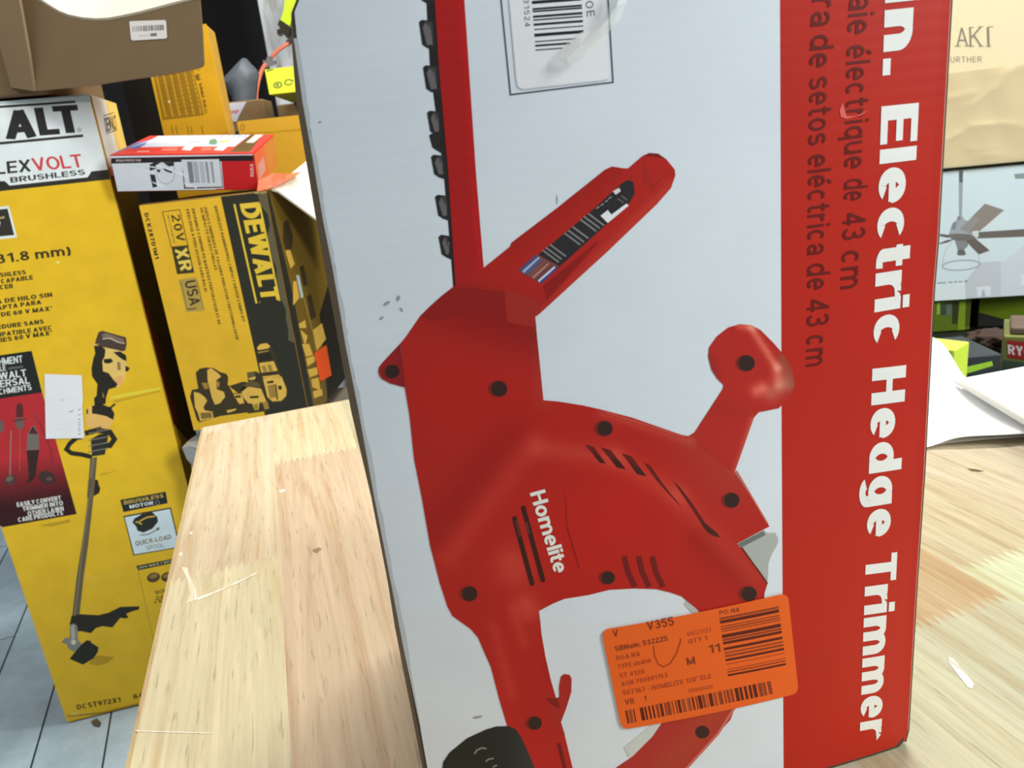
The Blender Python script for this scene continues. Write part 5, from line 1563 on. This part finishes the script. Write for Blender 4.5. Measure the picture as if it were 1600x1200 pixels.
def lime_cartons():
    ex, back = Vector((.998, .06, 0)).normalized(), Vector((-.06, .998, 0)).normalized()
    z = view(330, 60, .1)
    O = at(420.5, 148.5, 1.9)
    F = Face(O, ex, (0, 0, 1))
    W, H, D = F.loc(480, 133)[0], F.loc(413, 108)[1], .62
    root = thing('lime_green_carton', O + ex * W / 2, 'small bright lime green carton with two printed symbols, on a brown carton beside the post', 'box')
    block('carton_body', O, ex, back, (0, 0, 1), W, D, H, plain('lime_board', (196, 214, 46), .5, var=.05), root, .003)
    p = Print(F, 1.35, base=.0006, clip=(.001, .001, W - .001, H - .001))
    p.st([(.001, .001), (W - .001, .001), (W - .001, H - .001), (.001, H - .001)], (200, 236, 62), 0)
    g = (96, 116, 60)
    p.ring(434, 133, 6, 4, 2.2, g, 1, -10); p.disc(433.5, 133, 2.4, 2, g, 1); p.ring(451, 128.5, 6, 4, 2, g, 1, -10, a0=30, a1=330); p.poly(z(1245, 660, 1290, 640, 1275, 690), g, 1)
    p.line(z(870, 470, 960, 445, 965, 485, 880, 515, 875, 490, 950, 470), 1.4, (60, 70, 50), 1)
    p.build('front_print', INK, root)
    # carton it rests on
    f2 = at(433, 168, 2.19)
    o = Vector((f2.x, f2.y, LZ))
    tag(block('kraft_carton', o, ex, back, (0, 0, 1), .12, .5, O.z - LZ - .001, KRAFT, None, .004), 'plain brown carton under the lime green carton', 'box')
lime_cartons()
def post():
    Y = 2.95
    a, b = at(409, 40, Y), at(461, 30, Y)
    mt, nt, bs = nodes('stained_white_paint')
    tc = nd(nt, 'ShaderNodeTexCoord')
    mp = nd(nt, 'ShaderNodeMapping')
    mp.inputs['Scale'].default_value = (14, 14, 3)
    nt.links.new(tc.outputs['Object'], mp.inputs['Vector'])
    nz = nd(nt, 'ShaderNodeTexNoise')
    nz.inputs['Scale'].default_value = 1.6
    nz.inputs['Detail'].default_value = 6
    nt.links.new(mp.outputs[0], nz.inputs['Vector'])
    cr = nd(nt, 'ShaderNodeValToRGB')
    cr.color_ramp.elements[0].position, cr.color_ramp.elements[0].color = .50, (*lin((212, 216, 220)), 1)
    cr.color_ramp.elements[1].position, cr.color_ramp.elements[1].color = .70, (*lin((128, 112, 96)), 1)
    nt.links.new(nz.outputs['Fac'], cr.inputs['Fac'])
    nt.links.new(cr.outputs['Color'], bs.inputs['Base Color'])
    o = block('trim_1', Vector((a.x, Y, 0)), (1, 0, 0), (0, 1, 0), (0, 0, 1), b.x - a.x, .1, RH, mt, None, .004)
    tag(o, None, None, None, 'structure')
    # lime tool hung against the post
    root = thing('hanging_clamp', at(445, 45, 2.86), 'lime green handled clamp hanging at the top beside the stained white post', 'tool')
    P = [(452, -30), (474, -30), (470, 2), (462, 28), (455, 42), (449, 38), (441, 33), (446, 18)]
    F = Face(at(450, 20, 2.86), (1, 0, 0), (0, 0, 1))
    V = [F.pt(*F.loc(x, y)) for x, y in P]
    o = link_mesh('handle', V, [tuple(t) for t in tessellate_polygon([[Vector((x, y, 0)) for x, y in P]])], plain('lime_plastic', (206, 240, 40), .4, gain=1.2, var=.04), root)
    fix_normals(o); solid(o, .05, 0)
    P = [(440, 31), (444, 36), (452, 41), (456, 44), (455, 54), (450, 60), (444, 52), (436, 56), (435, 48), (440, 46), (436, 39)]
    V = [F.pt(*F.loc(x, y)) for x, y in P]
    o = link_mesh('jaw', V, [tuple(t) for t in tessellate_polygon([[Vector((x, y, 0)) for x, y in P]])], plain('dark_steel', (64, 58, 48), .4, .7), root)
    fix_normals(o); solid(o, .04, 0)
    # orange cord
    c = thing('extension_cord', at(400, 158, 2.3), 'orange cord draped past the stained white post behind the lime green carton', 'cord')
    tube('cable', [at(462, 57, 2.75), at(450, 68, 2.72), at(438, 76, 2.70), at(428, 85, 2.66), at(418, 97, 2.55), at(411, 106, 2.45), at(405, 121, 2.36), at(401, 140, 2.32), at(400, 158, 2.3), at(401, 195, 2.3)], .006, plain('orange_rubber', (226, 120, 92), .5, var=.05), c)
    tube('plug', [at(462, 57, 2.75), at(455, 62, 2.735), at(450, 68, 2.72)], .0085, plain('dark_rubber', (60, 44, 40), .6), c)
    z = view(330, 60, .1)
    Fp = Face(at(421, 97, 2.5), (1, 0, 0), (0, 0, 1))
    P = z(815, 340, 870, 355, 870, 300, 930, 280, 960, 340, 1000, 350, 1010, 400, 960, 425, 830, 460)
    V = [Fp.pt(*Fp.loc(x, y)) for x, y in P]
    o = link_mesh('metal_hook', V, [tuple(t) for t in tessellate_polygon([[Vector((x, y, 0)) for x, y in P]])], plain('bright_steel', (170, 168, 170), .3, .8, var=.3, scale=120), c)
    fix_normals(o); solid(o, .012, 0)
post()

# ------------------------------------------------------------------ right background
SZ = 0.60
rack('low_storage_rack', .50, 1.55, 1.10, 1.95, SZ, 'low black storage rack in the dark behind the white papers')
def right_cartons():
    yaw = math.radians(-13)
    ex, back = Vector((math.cos(yaw), math.sin(yaw), 0)), Vector((-math.sin(yaw), math.cos(yaw), 0))
    O = at(1500, 468.5, 1.5)
    F = Face(O, ex, (0, 0, 1))
    x0, x1, H = F.loc(1415, 470)[0], F.loc(1790, 455)[0], F.loc(1500, 266)[1]
    O = F.pt(x0, 0)
    F = Face(O, ex, (0, 0, 1))
    W = x1 - x0
    root = thing('ceiling_fan_carton', O + ex * W / 2 + back * .12, 'white carton printed with a grey ceiling fan, under the large cream carton', 'box')
    block('carton_body', O, ex, back, (0, 0, 1), W, .24, H, plain('white_carton_board', (206, 218, 222), .5, var=.03), root, .003)
    p = Print(F, 1.22, base=.0006, clip=(.001, .001, W - .001, H - .001))
    e = .002
    a, b = view(1400, 220, .125), view(1400, 360, .125)
    p.st([(e, e), (W - e, e), (W - e, H - e), (e, H - e)], (206, 220, 224), 0)
    # pale printed room
    p.poly(b(1050, 400, 1310, 385, 1310, 820, 870, 850, 860, 650), (192, 198, 204), 1); p.poly(b(480, 680, 860, 650, 870, 860, 480, 900), (214, 224, 236), 1)
    p.poly(b(1310, 385, 1600, 150, 1800, 0, 1800, 800, 1310, 820), (202, 210, 216), 1); p.poly(b(1310, 385, 1600, 130, 1640, 150, 1330, 400), (208, 220, 222), 2)
    p.poly(b(1005, 705, 1180, 695, 1185, 815, 1020, 835), (214, 222, 230), 2); p.poly(b(1080, 740, 1100, 735, 1120, 830, 1060, 835), (176, 180, 196), 3)
    p.poly(b(1560, 560, 1620, 555, 1620, 680, 1560, 690), (214, 222, 232), 2)
    for x0_, x1_ in ((515, 620), (655, 705), (725, 765), (785, 830), (858, 888)):
        p.line(b(x0_, 660 - (x0_ - 515) * .07, x1_, 659 - (x1_ - 515) * .07), 1.5 if x0_ < 850 else 2.6, (122, 130, 136), 3)
    p.poly(a(1475, 415, 1700, 395, 1700, 470, 1490, 475), (136, 148, 142), 3)
    m1, m2, m3 = (126, 132, 138), (158, 164, 168), (112, 108, 104)
    w1, w2 = (140, 130, 122), (104, 94, 88)
    p.poly(a(785, 370, 838, 370, 832, 600, 822, 950, 786, 950, 784, 600), (154, 160, 172), 3); p.poly(a(785, 360, 838, 360, 832, 520, 790, 520), (92, 100, 98), 4)
    p.poly(a(770, 945, 835, 945, 850, 985, 890, 1000, 880, 1200, 660, 1190, 690, 1070, 715, 1015, 750, 1000), m2, 4); p.poly(a(660, 1160, 700, 1060, 720, 1020, 760, 1010, 720, 1190), m1, 5); p.poly(a(770, 945, 800, 940, 810, 985, 760, 1000), m1, 5)
    p.poly(a(795, 1100, 850, 1050, 1110, 785, 1350, 865, 1030, 1140, 900, 1150), w1, 6); p.poly(a(795, 1100, 850, 1050, 960, 940, 1060, 980, 900, 1150), (146, 142, 140), 7)
    p.poly(b(1030, 20, 1800, -30, 1800, 70, 1010, 100), (106, 98, 92), 5)
    p.poly(b(870, 130, 985, 95, 1170, 250, 1035, 300), w2, 6)
    p.poly(b(545, 40, 640, 55, 720, 80, 640, 90, 545, 70), w2, 6); p.poly(b(535, 160, 640, 120, 745, 105, 640, 150, 540, 172), (92, 76, 80), 6)
    p.poly(b(650, 50, 760, 40, 940, 50, 1000, 95, 900, 130, 740, 125, 680, 95), m3, 7); p.poly(b(680, -10, 900, -10, 960, 50, 760, 40, 660, 50), m2, 6)
    p.poly(b(950, 10, 1030, 0, 1030, 85, 960, 70), (204, 210, 212), 7)
    p.poly(b(735, 125, 890, 125, 900, 190, 850, 240, 880, 300, 760, 300, 770, 240), (130, 134, 134), 5); p.poly(b(780, 240, 850, 240, 860, 310, 770, 310), (98, 102, 100), 6)
    gl = (186, 194, 200)
    p.line(b(700, 150, 640, 210, 600, 300, 582, 420), 1.3, gl, 4); p.line(b(920, 170, 1000, 220, 1030, 290, 1048, 420), 1.3, gl, 4)
    p.ring(1501.4, 414.2, 29.6, 7.6, 1.5, (146, 154, 160), 5, -4)
    p.build('front_print', print_mat('glossy_print', .3, .5, grime=.02), root)
    # cream carton above
    F0 = F
    O2 = F.pt(-.02, H + .006, .012)
    F = Face(O2, ex, (0, 0, 1))
    W2, H2 = W + .04, .46
    root = thing('cream_carton', O2 + ex * W2 / 2 + back * .12, 'large cream carton with grey lettering and wrinkled tape, on the ceiling fan carton', 'box')
    mt = plain('cream_carton_board', (238, 220, 178), .6, var=.04, scale=5, gain=1.06)
    v, f = hexa(O2, ex, back, (0, 0, 1), W2, .26, H2)
    block('carton_body', O2, ex, back, (0, 0, 1), W2, .26, H2, mt, root, .005)
    p = Print(F, 1.1, base=.0006)
    c = view(1200, 0, .25)
    g = (132, 126, 116)
    p.text('A', c(1180, 288)[0], c(1250, 286)[0], c(1176, 172)[0], g, 1, w=.1); p.text('K', c(1262, 290)[0], c(1338, 289)[0], c(1258, 170)[0], g, 1, w=.1); p.text('I', c(1372, 290)[0], c(1385, 290)[0], c(1368, 170)[0], g, 1, w=.9)
    for x0_, x1_, y in ((1166, 1204, 289), (1228, 1262, 287), (1258, 1288, 290), (1318, 1348, 289), (1362, 1394, 290), (1256, 1286, 172), (1312, 1346, 168), (1376, 1408, 168)):
        p.line(c(x0_, y, x1_, y - 1), 1.1, g, 1)
    p.text('FURTHER', c(1112, 391)[0], c(1335, 387)[0], c(1111, 356)[0], g, 1, w=.1, track=.35)
    p.build('printed_lettering', print_mat('cream_ink', .6, .3), root)
    # broad wrinkled tape across the lower part: a real rumpled sheet
    rnd = random.Random(8)
    nx, ny = 60, 34
    hh = .15
    def ridge(x, y):
        z = 0
        for (ax, ay, bx_, by, s, k) in RID:
            dx, dy = bx_ - ax, by - ay
            t = max(0, min(1, ((x - ax) * dx + (y - ay) * dy) / (dx * dx + dy * dy)))
            d = ((x - ax - t * dx) * (-dy) + (y - ay - t * dx * 0 - t * dy) * dx) / math.hypot(dx, dy)
            dd = math.hypot(x - ax - t * dx, y - ay - t * dy)
            z += k * math.exp(-dd / s) * (1 if d > 0 else .35)
        return z
    pts = [(1476, 222, 1500, 210), (1500, 210, 1520, 198), (1520, 198, 1545, 197), (1545, 197, 1570, 196), (1570, 196, 1610, 202), (1478, 156, 1520, 148), (1520, 165, 1555, 140), (1555, 140, 1575, 115), (1575, 115, 1590, 108),
           (1500, 228, 1520, 236), (1520, 236, 1560, 232), (1520, 248, 1550, 243), (1550, 243, 1590, 247)]
    RID = []
    for i, (x0_, y0_, x1_, y1_) in enumerate(pts):
        A_, B_ = F.loc(x0_, y0_), F.loc(x1_, y1_)
        RID.append((*A_, *B_, .006 if i < 9 else .004, .0045 if i < 9 else .003))
    xa, xb = F.loc(1440, 200)[0], W2 - .004
    V, Fc = [], []
    for j in range(ny + 1):
        for i in range(nx + 1):
            x, y = xa + (xb - xa) * (i / nx), .002 + (F.loc(1500, 112)[1] - .002) * (j / ny)
            V.append(F.pt(x, y, .0008 + ridge(x, y) * .55 + .0006 * math.sin(x * 90 + y * 40)))
    for j in range(ny):
        for i in range(nx):
            k = j * (nx + 1) + i
            Fc.append((k, k + 1, k + nx + 2, k + nx + 1))
    o = link_mesh('wrinkled_tape', V, Fc, film_mat('tan_tape_film', (236, 218, 176), .62, .3), root, smooth=True)
    # ---- stock under the fan carton, colours darkened to paint in the overhang's shade
    fz = F0.o.z
    def put(px, Y, w, d, top, yw, name, mat, label, cat='box', z0=SZ + .001):
        a_ = at(*px, Y)
        y_ = math.radians(yw)
        e_, b_ = Vector((math.cos(y_), math.sin(y_), 0)), Vector((-math.sin(y_), math.cos(y_), 0))
        o_ = Vector((a_.x, a_.y, z0))
        r = thing(name, o_ + e_ * w / 2 + b_ * d / 2, label, cat)
        block('carton_body', o_, e_, b_, (0, 0, 1), w, d, top - z0, mat, r, .002)
        return r, Face(o_, e_, (0, 0, 1)), e_, b_, o_
    lime = plain('shaded_lime_board', (92, 114, 18), .5, var=.12, scale=16)
    z = view(1440, 450, .1)
    r, f, e_, b_, o_ = put((1440, 520), 1.52, .093, .14, fz - .001, -8, 'lime_stock_carton', lime, 'lime green carton in painted-in shade, with grey panels, under the left part of the ceiling fan carton')
    p = Print(f, 1.0, base=.0006, clip=(.001, .001, .092, fz - SZ - .003))
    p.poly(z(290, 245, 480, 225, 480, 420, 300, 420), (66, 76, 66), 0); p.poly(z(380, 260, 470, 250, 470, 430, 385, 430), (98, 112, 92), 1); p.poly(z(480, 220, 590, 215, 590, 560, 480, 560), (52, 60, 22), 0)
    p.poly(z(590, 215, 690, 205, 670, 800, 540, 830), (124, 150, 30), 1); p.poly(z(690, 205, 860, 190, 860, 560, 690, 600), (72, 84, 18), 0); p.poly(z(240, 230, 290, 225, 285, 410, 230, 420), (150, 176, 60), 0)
    p.build('front_print', INK, r)
    dark = plain('black_board', (26, 27, 24), .7, var=.2)
    c0 = at(1522, 520, 1.50)
    r, f, e_, b_, o_ = put((1526, 520), 1.52, .30, .16, fz - .001, -20, 'black_and_lime_carton', dark, 'black carton with a wide lime band, under the right of the ceiling fan carton')
    p = Print(f, 1.0, base=.0006, clip=(.001, .001, .299, fz - SZ - .003))
    p.poly(z(850, 170, 1700, 100, 2000, 90, 2000, 660, 1600, 540, 1480, 540, 1250, 480, 1050, 420, 870, 375), (96, 116, 14), 0)  # lime band toned down to stand for the overhang's shade
    p.build('front_print', INK, r)
    # rounded black case in front of it, with a lime stripe
    r, f, e_, b_, o_ = put((1478, 572), 1.17, .086, .12, at(1520, 556, 1.17).z, -4, 'black_tool_case', plain('charcoal_plastic', (46, 52, 54), .45, var=.15), 'low black case with a lime green front stripe, behind the white papers', 'case')
    p = Print(f, 1.25, base=.0008, clip=(.001, .002, .085, .5))
    q = view(1440, 560, .13333)
    p.poly(q(380, 130, 820, 30, 835, 85, 430, 205), (146, 188, 50), 0)
    p.poly(q(330, 60, 420, 40, 440, 95, 380, 110), (120, 130, 136), 0); p.poly(q(1000, 30, 1100, 10, 1160, 40, 1050, 70), (96, 130, 88), 0)
    p.build('front_stripe', INK, r)
    # crumpled brown paper bag on the case
    rnd = random.Random(21)
    ctr = at(1543, 549, 1.37)
    bm = bmesh.new()
    bmesh.ops.create_icosphere(bm, subdivisions=4, radius=1)
    for v_ in bm.verts:
        n_ = v_.co.normalized()
        k = 1 + .16 * math.sin(5 * n_.x + 3 * n_.z) * math.cos(7 * n_.y) + .10 * math.sin(13 * n_.x + 4) * math.sin(11 * n_.z + 2)
        v_.co = Vector((n_.x * .038 * k, n_.y * .03 * k, n_.z * .018 * k))
    me = bpy.data.meshes.new('paper_bag')
    bm.to_mesh(me); bm.free()
    for pl_ in me.polygons: pl_.use_smooth = True
    me.materials.append(plain('brown_paper', (60, 42, 32), .8, var=.3, scale=60, bump=.5))  # brown lowered to paint in the dimness under the overhang
    o = bpy.data.objects.new('paper_bag', me); COL.objects.link(o)
    o.location = (ctr.x, ctr.y, SZ + .021)
    tag(o, 'crumpled reddish brown bag lying behind the black case with the lime stripe', 'bag')
    # olive carton with a red label
    topz = at(1566, 527, 1.21).z
    r, f, e_, b_, o_ = put((1567, 545), 1.215, .16, .12, topz, -33, 'red_label_carton', plain('olive_board', (112, 116, 58), .6, var=.15), 'olive carton with a red label and pale lettering, right of the low black case')
    p = Print(f, 1.1, base=.0006, clip=(.001, .002, .159, topz - SZ - .003))
    p.poly(z(1330, 815, 1700, 850, 1900, 868, 1900, 1170, 1640, 1125, 1350, 1085), (146, 34, 32), 0)
    lt = (206, 200, 198)
    p.text('RYOBI', z(1352, 1030)[0], z(1900, 1110)[0], z(1345, 880)[0], lt, 1, w=.25, track=.1)
    p.poly(z(1240, 1120, 1700, 1170, 1900, 1190, 1900, 1300, 1200, 1300), (60, 76, 62), 0)
    p.build('front_print', INK, r)
    tb = block('flat_package', Vector((o_.x, o_.y, topz + .0006)) + e_ * .008 + b_ * .01, e_, b_, (0, 0, 1), .14, .09, .012, plain('rosy_tan_board', (96, 78, 66), .6, var=.25, scale=40), None, .003)  # tan darkened, surrounding shade painted into it
    tag(tb, 'thin rosy tan package lying on the olive carton with the red label', 'package')
    # bright lime carton nearest the red and white carton
    yw = math.radians(-52)
    A_, B_ = at(1492, 547, 1.02), None
    e_ = Vector((math.cos(yw), math.sin(yw), 0)); b_ = Vector((-math.sin(yw), math.cos(yw), 0))
    o_ = Vector((A_.x, A_.y, 0)) - e_ * .16
    r = thing('bright_lime_carton', Vector((o_.x, o_.y, SZ)) + e_ * .08 + b_ * .03, 'bright lime green carton corner beside the edge of the red and white carton', 'box')
    block('carton_body', Vector((o_.x, o_.y, SZ)), e_, b_, (0, 0, 1), .16, .05, A_.z - SZ, plain('bright_lime_board', (206, 228, 72), .4, gain=1.1, var=.05), r, .002)
    f = Face(Vector((o_.x, o_.y, SZ)), e_, (0, 0, 1))
    p = Print(f, 1.2, base=.0006, clip=(.001, .002, .159, A_.z - SZ - .001))
    p.poly(z(170, 800, 250, 780, 320, 850, 250, 850), (110, 124, 60), 0); p.poly(z(340, 985, 470, 985, 430, 1090, 380, 1090), (150, 180, 84), 0); p.poly(z(290, 870, 420, 900, 470, 970, 330, 975), (238, 240, 140), 0)
    p.build('front_print', INK, r)
right_cartons()

def white_table():
    zt = .7645
    A, B, C = on_z(1499, 590, zt), on_z(1603, 651, zt), on_z(1600, 571, zt)
    lx = (B - A).normalized(); fx = (C - A).normalized()
    L1, L2 = .34, .75
    P = [A, A + lx * L1, A + lx * L1 + fx * L2, A + fx * L2]
    root = thing('white_folding_table', (P[0] + P[2]) / 2 - Vector((0, 0, zt)), 'thin white plastic table top with a rounded grey lip, right of the white papers', 'table')
    V = P + [q - Vector((0, 0, .0075)) for q in P]
    o = fix_normals(link_mesh('table_top', V, [(0, 1, 2, 3), (7, 6, 5, 4), (0, 4, 5, 1), (1, 5, 6, 2), (2, 6, 7, 3), (3, 7, 4, 0)], plain('white_plastic', (240, 240, 238), .35, var=.01, gain=1.0), root))
    bevel(o, .005, 3)
    # moulded lip along the left edge
    n = Vector((lx.y, -lx.x, 0))
    if n.dot(A - P[3]) < 0: n = -n
    tube('edge_lip', [A + Vector((0, 0, -.003)) + n * .002, A + lx * .11 + Vector((0, 0, -.003)) + n * .002, A + lx * .22 + Vector((0, 0, -.003)) + n * .002, A + lx * L1 + Vector((0, 0, -.003)) + n * .002], .0038, plain('grey_lip', (196, 196, 188), .5, var=.05), root)
    for a, b in ((.04, .42), (.04, .68), (.27, .42), (.27, .68)):
        c = A + lx * a + fx * b
        tube('leg', [Vector((c.x, c.y, 0)), Vector((c.x, c.y, .4)), Vector((c.x, c.y, zt - .006))], .0125, plain('grey_tube', (150, 150, 150), .4, .7), root)
    return A, lx, fx
white_table()

def papers():
    def grid(name, rows, label, t=.0008, lv=2):
        V, Fc = [], []
        w = len(rows[0])
        for r in rows:
            for x, y, z_ in r:
                V.append(on_z(x, y, z_))
        for j in range(len(rows) - 1):
            for i in range(w - 1):
                k = j * w + i
                Fc.append((k, k + 1, k + w + 1, k + w))
        o = fix_normals(link_mesh(name, V, Fc, plain('white_paper', (250, 250, 250), .7, var=.01, gain=1.0), None, smooth=True))
        md = o.modifiers.new('soft', 'SUBSURF'); md.levels = md.render_levels = lv; md.boundary_smooth = 'PRESERVE_CORNERS'
        solid(o, t, 0)
        return tag(o, label, 'paper', None)
    z = TABLE_Z
    grid('paper_sheet', [[(1425, 703, z + .003), (1460, 697, z + .003), (1490, 682, z + .012), (1540, 680, z + .012), (1600, 678, z + .011), (1680, 672, z + .006)],
                         [(1428, 655, z + .004), (1468, 655, z + .004), (1500, 655, z + .006), (1545, 660, z + .006), (1595, 664, z + .006), (1670, 668, z + .005)],
                         [(1430, 610, z + .022), (1466, 610, z + .018), (1490, 620, z + .008), (1530, 640, z + .004), (1590, 658, z + .004), (1665, 666, z + .004)],
                         [(1430, 560, z + .045), (1460, 560, z + .040), (1492, 590, z + .018), (1515, 614, z + .006), (1575, 646, z + .004), (1660, 662, z + .004)],
                         [(1430, 522, z + .062), (1468, 526, z + .058), (1490, 562, z + .035), (1507, 594, z + .010), (1560, 632, z + .004), (1650, 656, z + .004)]],
         'white sheet of paper curling up behind the right edge of the red and white carton')
    grid('paper_sheet', [[(1458, 695, z + .0012), (1500, 690, z + .0014), (1560, 685, z + .0016), (1620, 681, z + .0012), (1690, 676, z + .0012)],
                         [(1462, 683, z + .0012), (1502, 681, z + .0014), (1562, 678, z + .0016), (1622, 675, z + .0012), (1692, 671, z + .0012)],
                         [(1466, 672, z + .0012), (1505, 671, z + .0014), (1565, 670, z + .0016), (1625, 668, z + .0012), (1694, 666, z + .0012)]],
         'white sheet of paper lying flat on the wooden table beneath the curling sheet')
papers()
# small scrap of board on the floor in front of the tall yellow carton
def scrap():
    P = [(142, 1127), (151, 1122), (157, 1128), (155, 1134), (147, 1133)]
    V = [on_z(x, y, .004) for x, y in P]
    o = fix_normals(link_mesh('board_scrap', V, [tuple(t) for t in tessellate_polygon([[Vector((x, y, 0)) for x, y in P]])], plain('scrap_board', (84, 76, 62), .8, var=.3), None))
    solid(o, .006, -1)
    tag(o, 'small dark torn scrap on the floor at the foot of the tall yellow carton', 'scrap')
scrap()
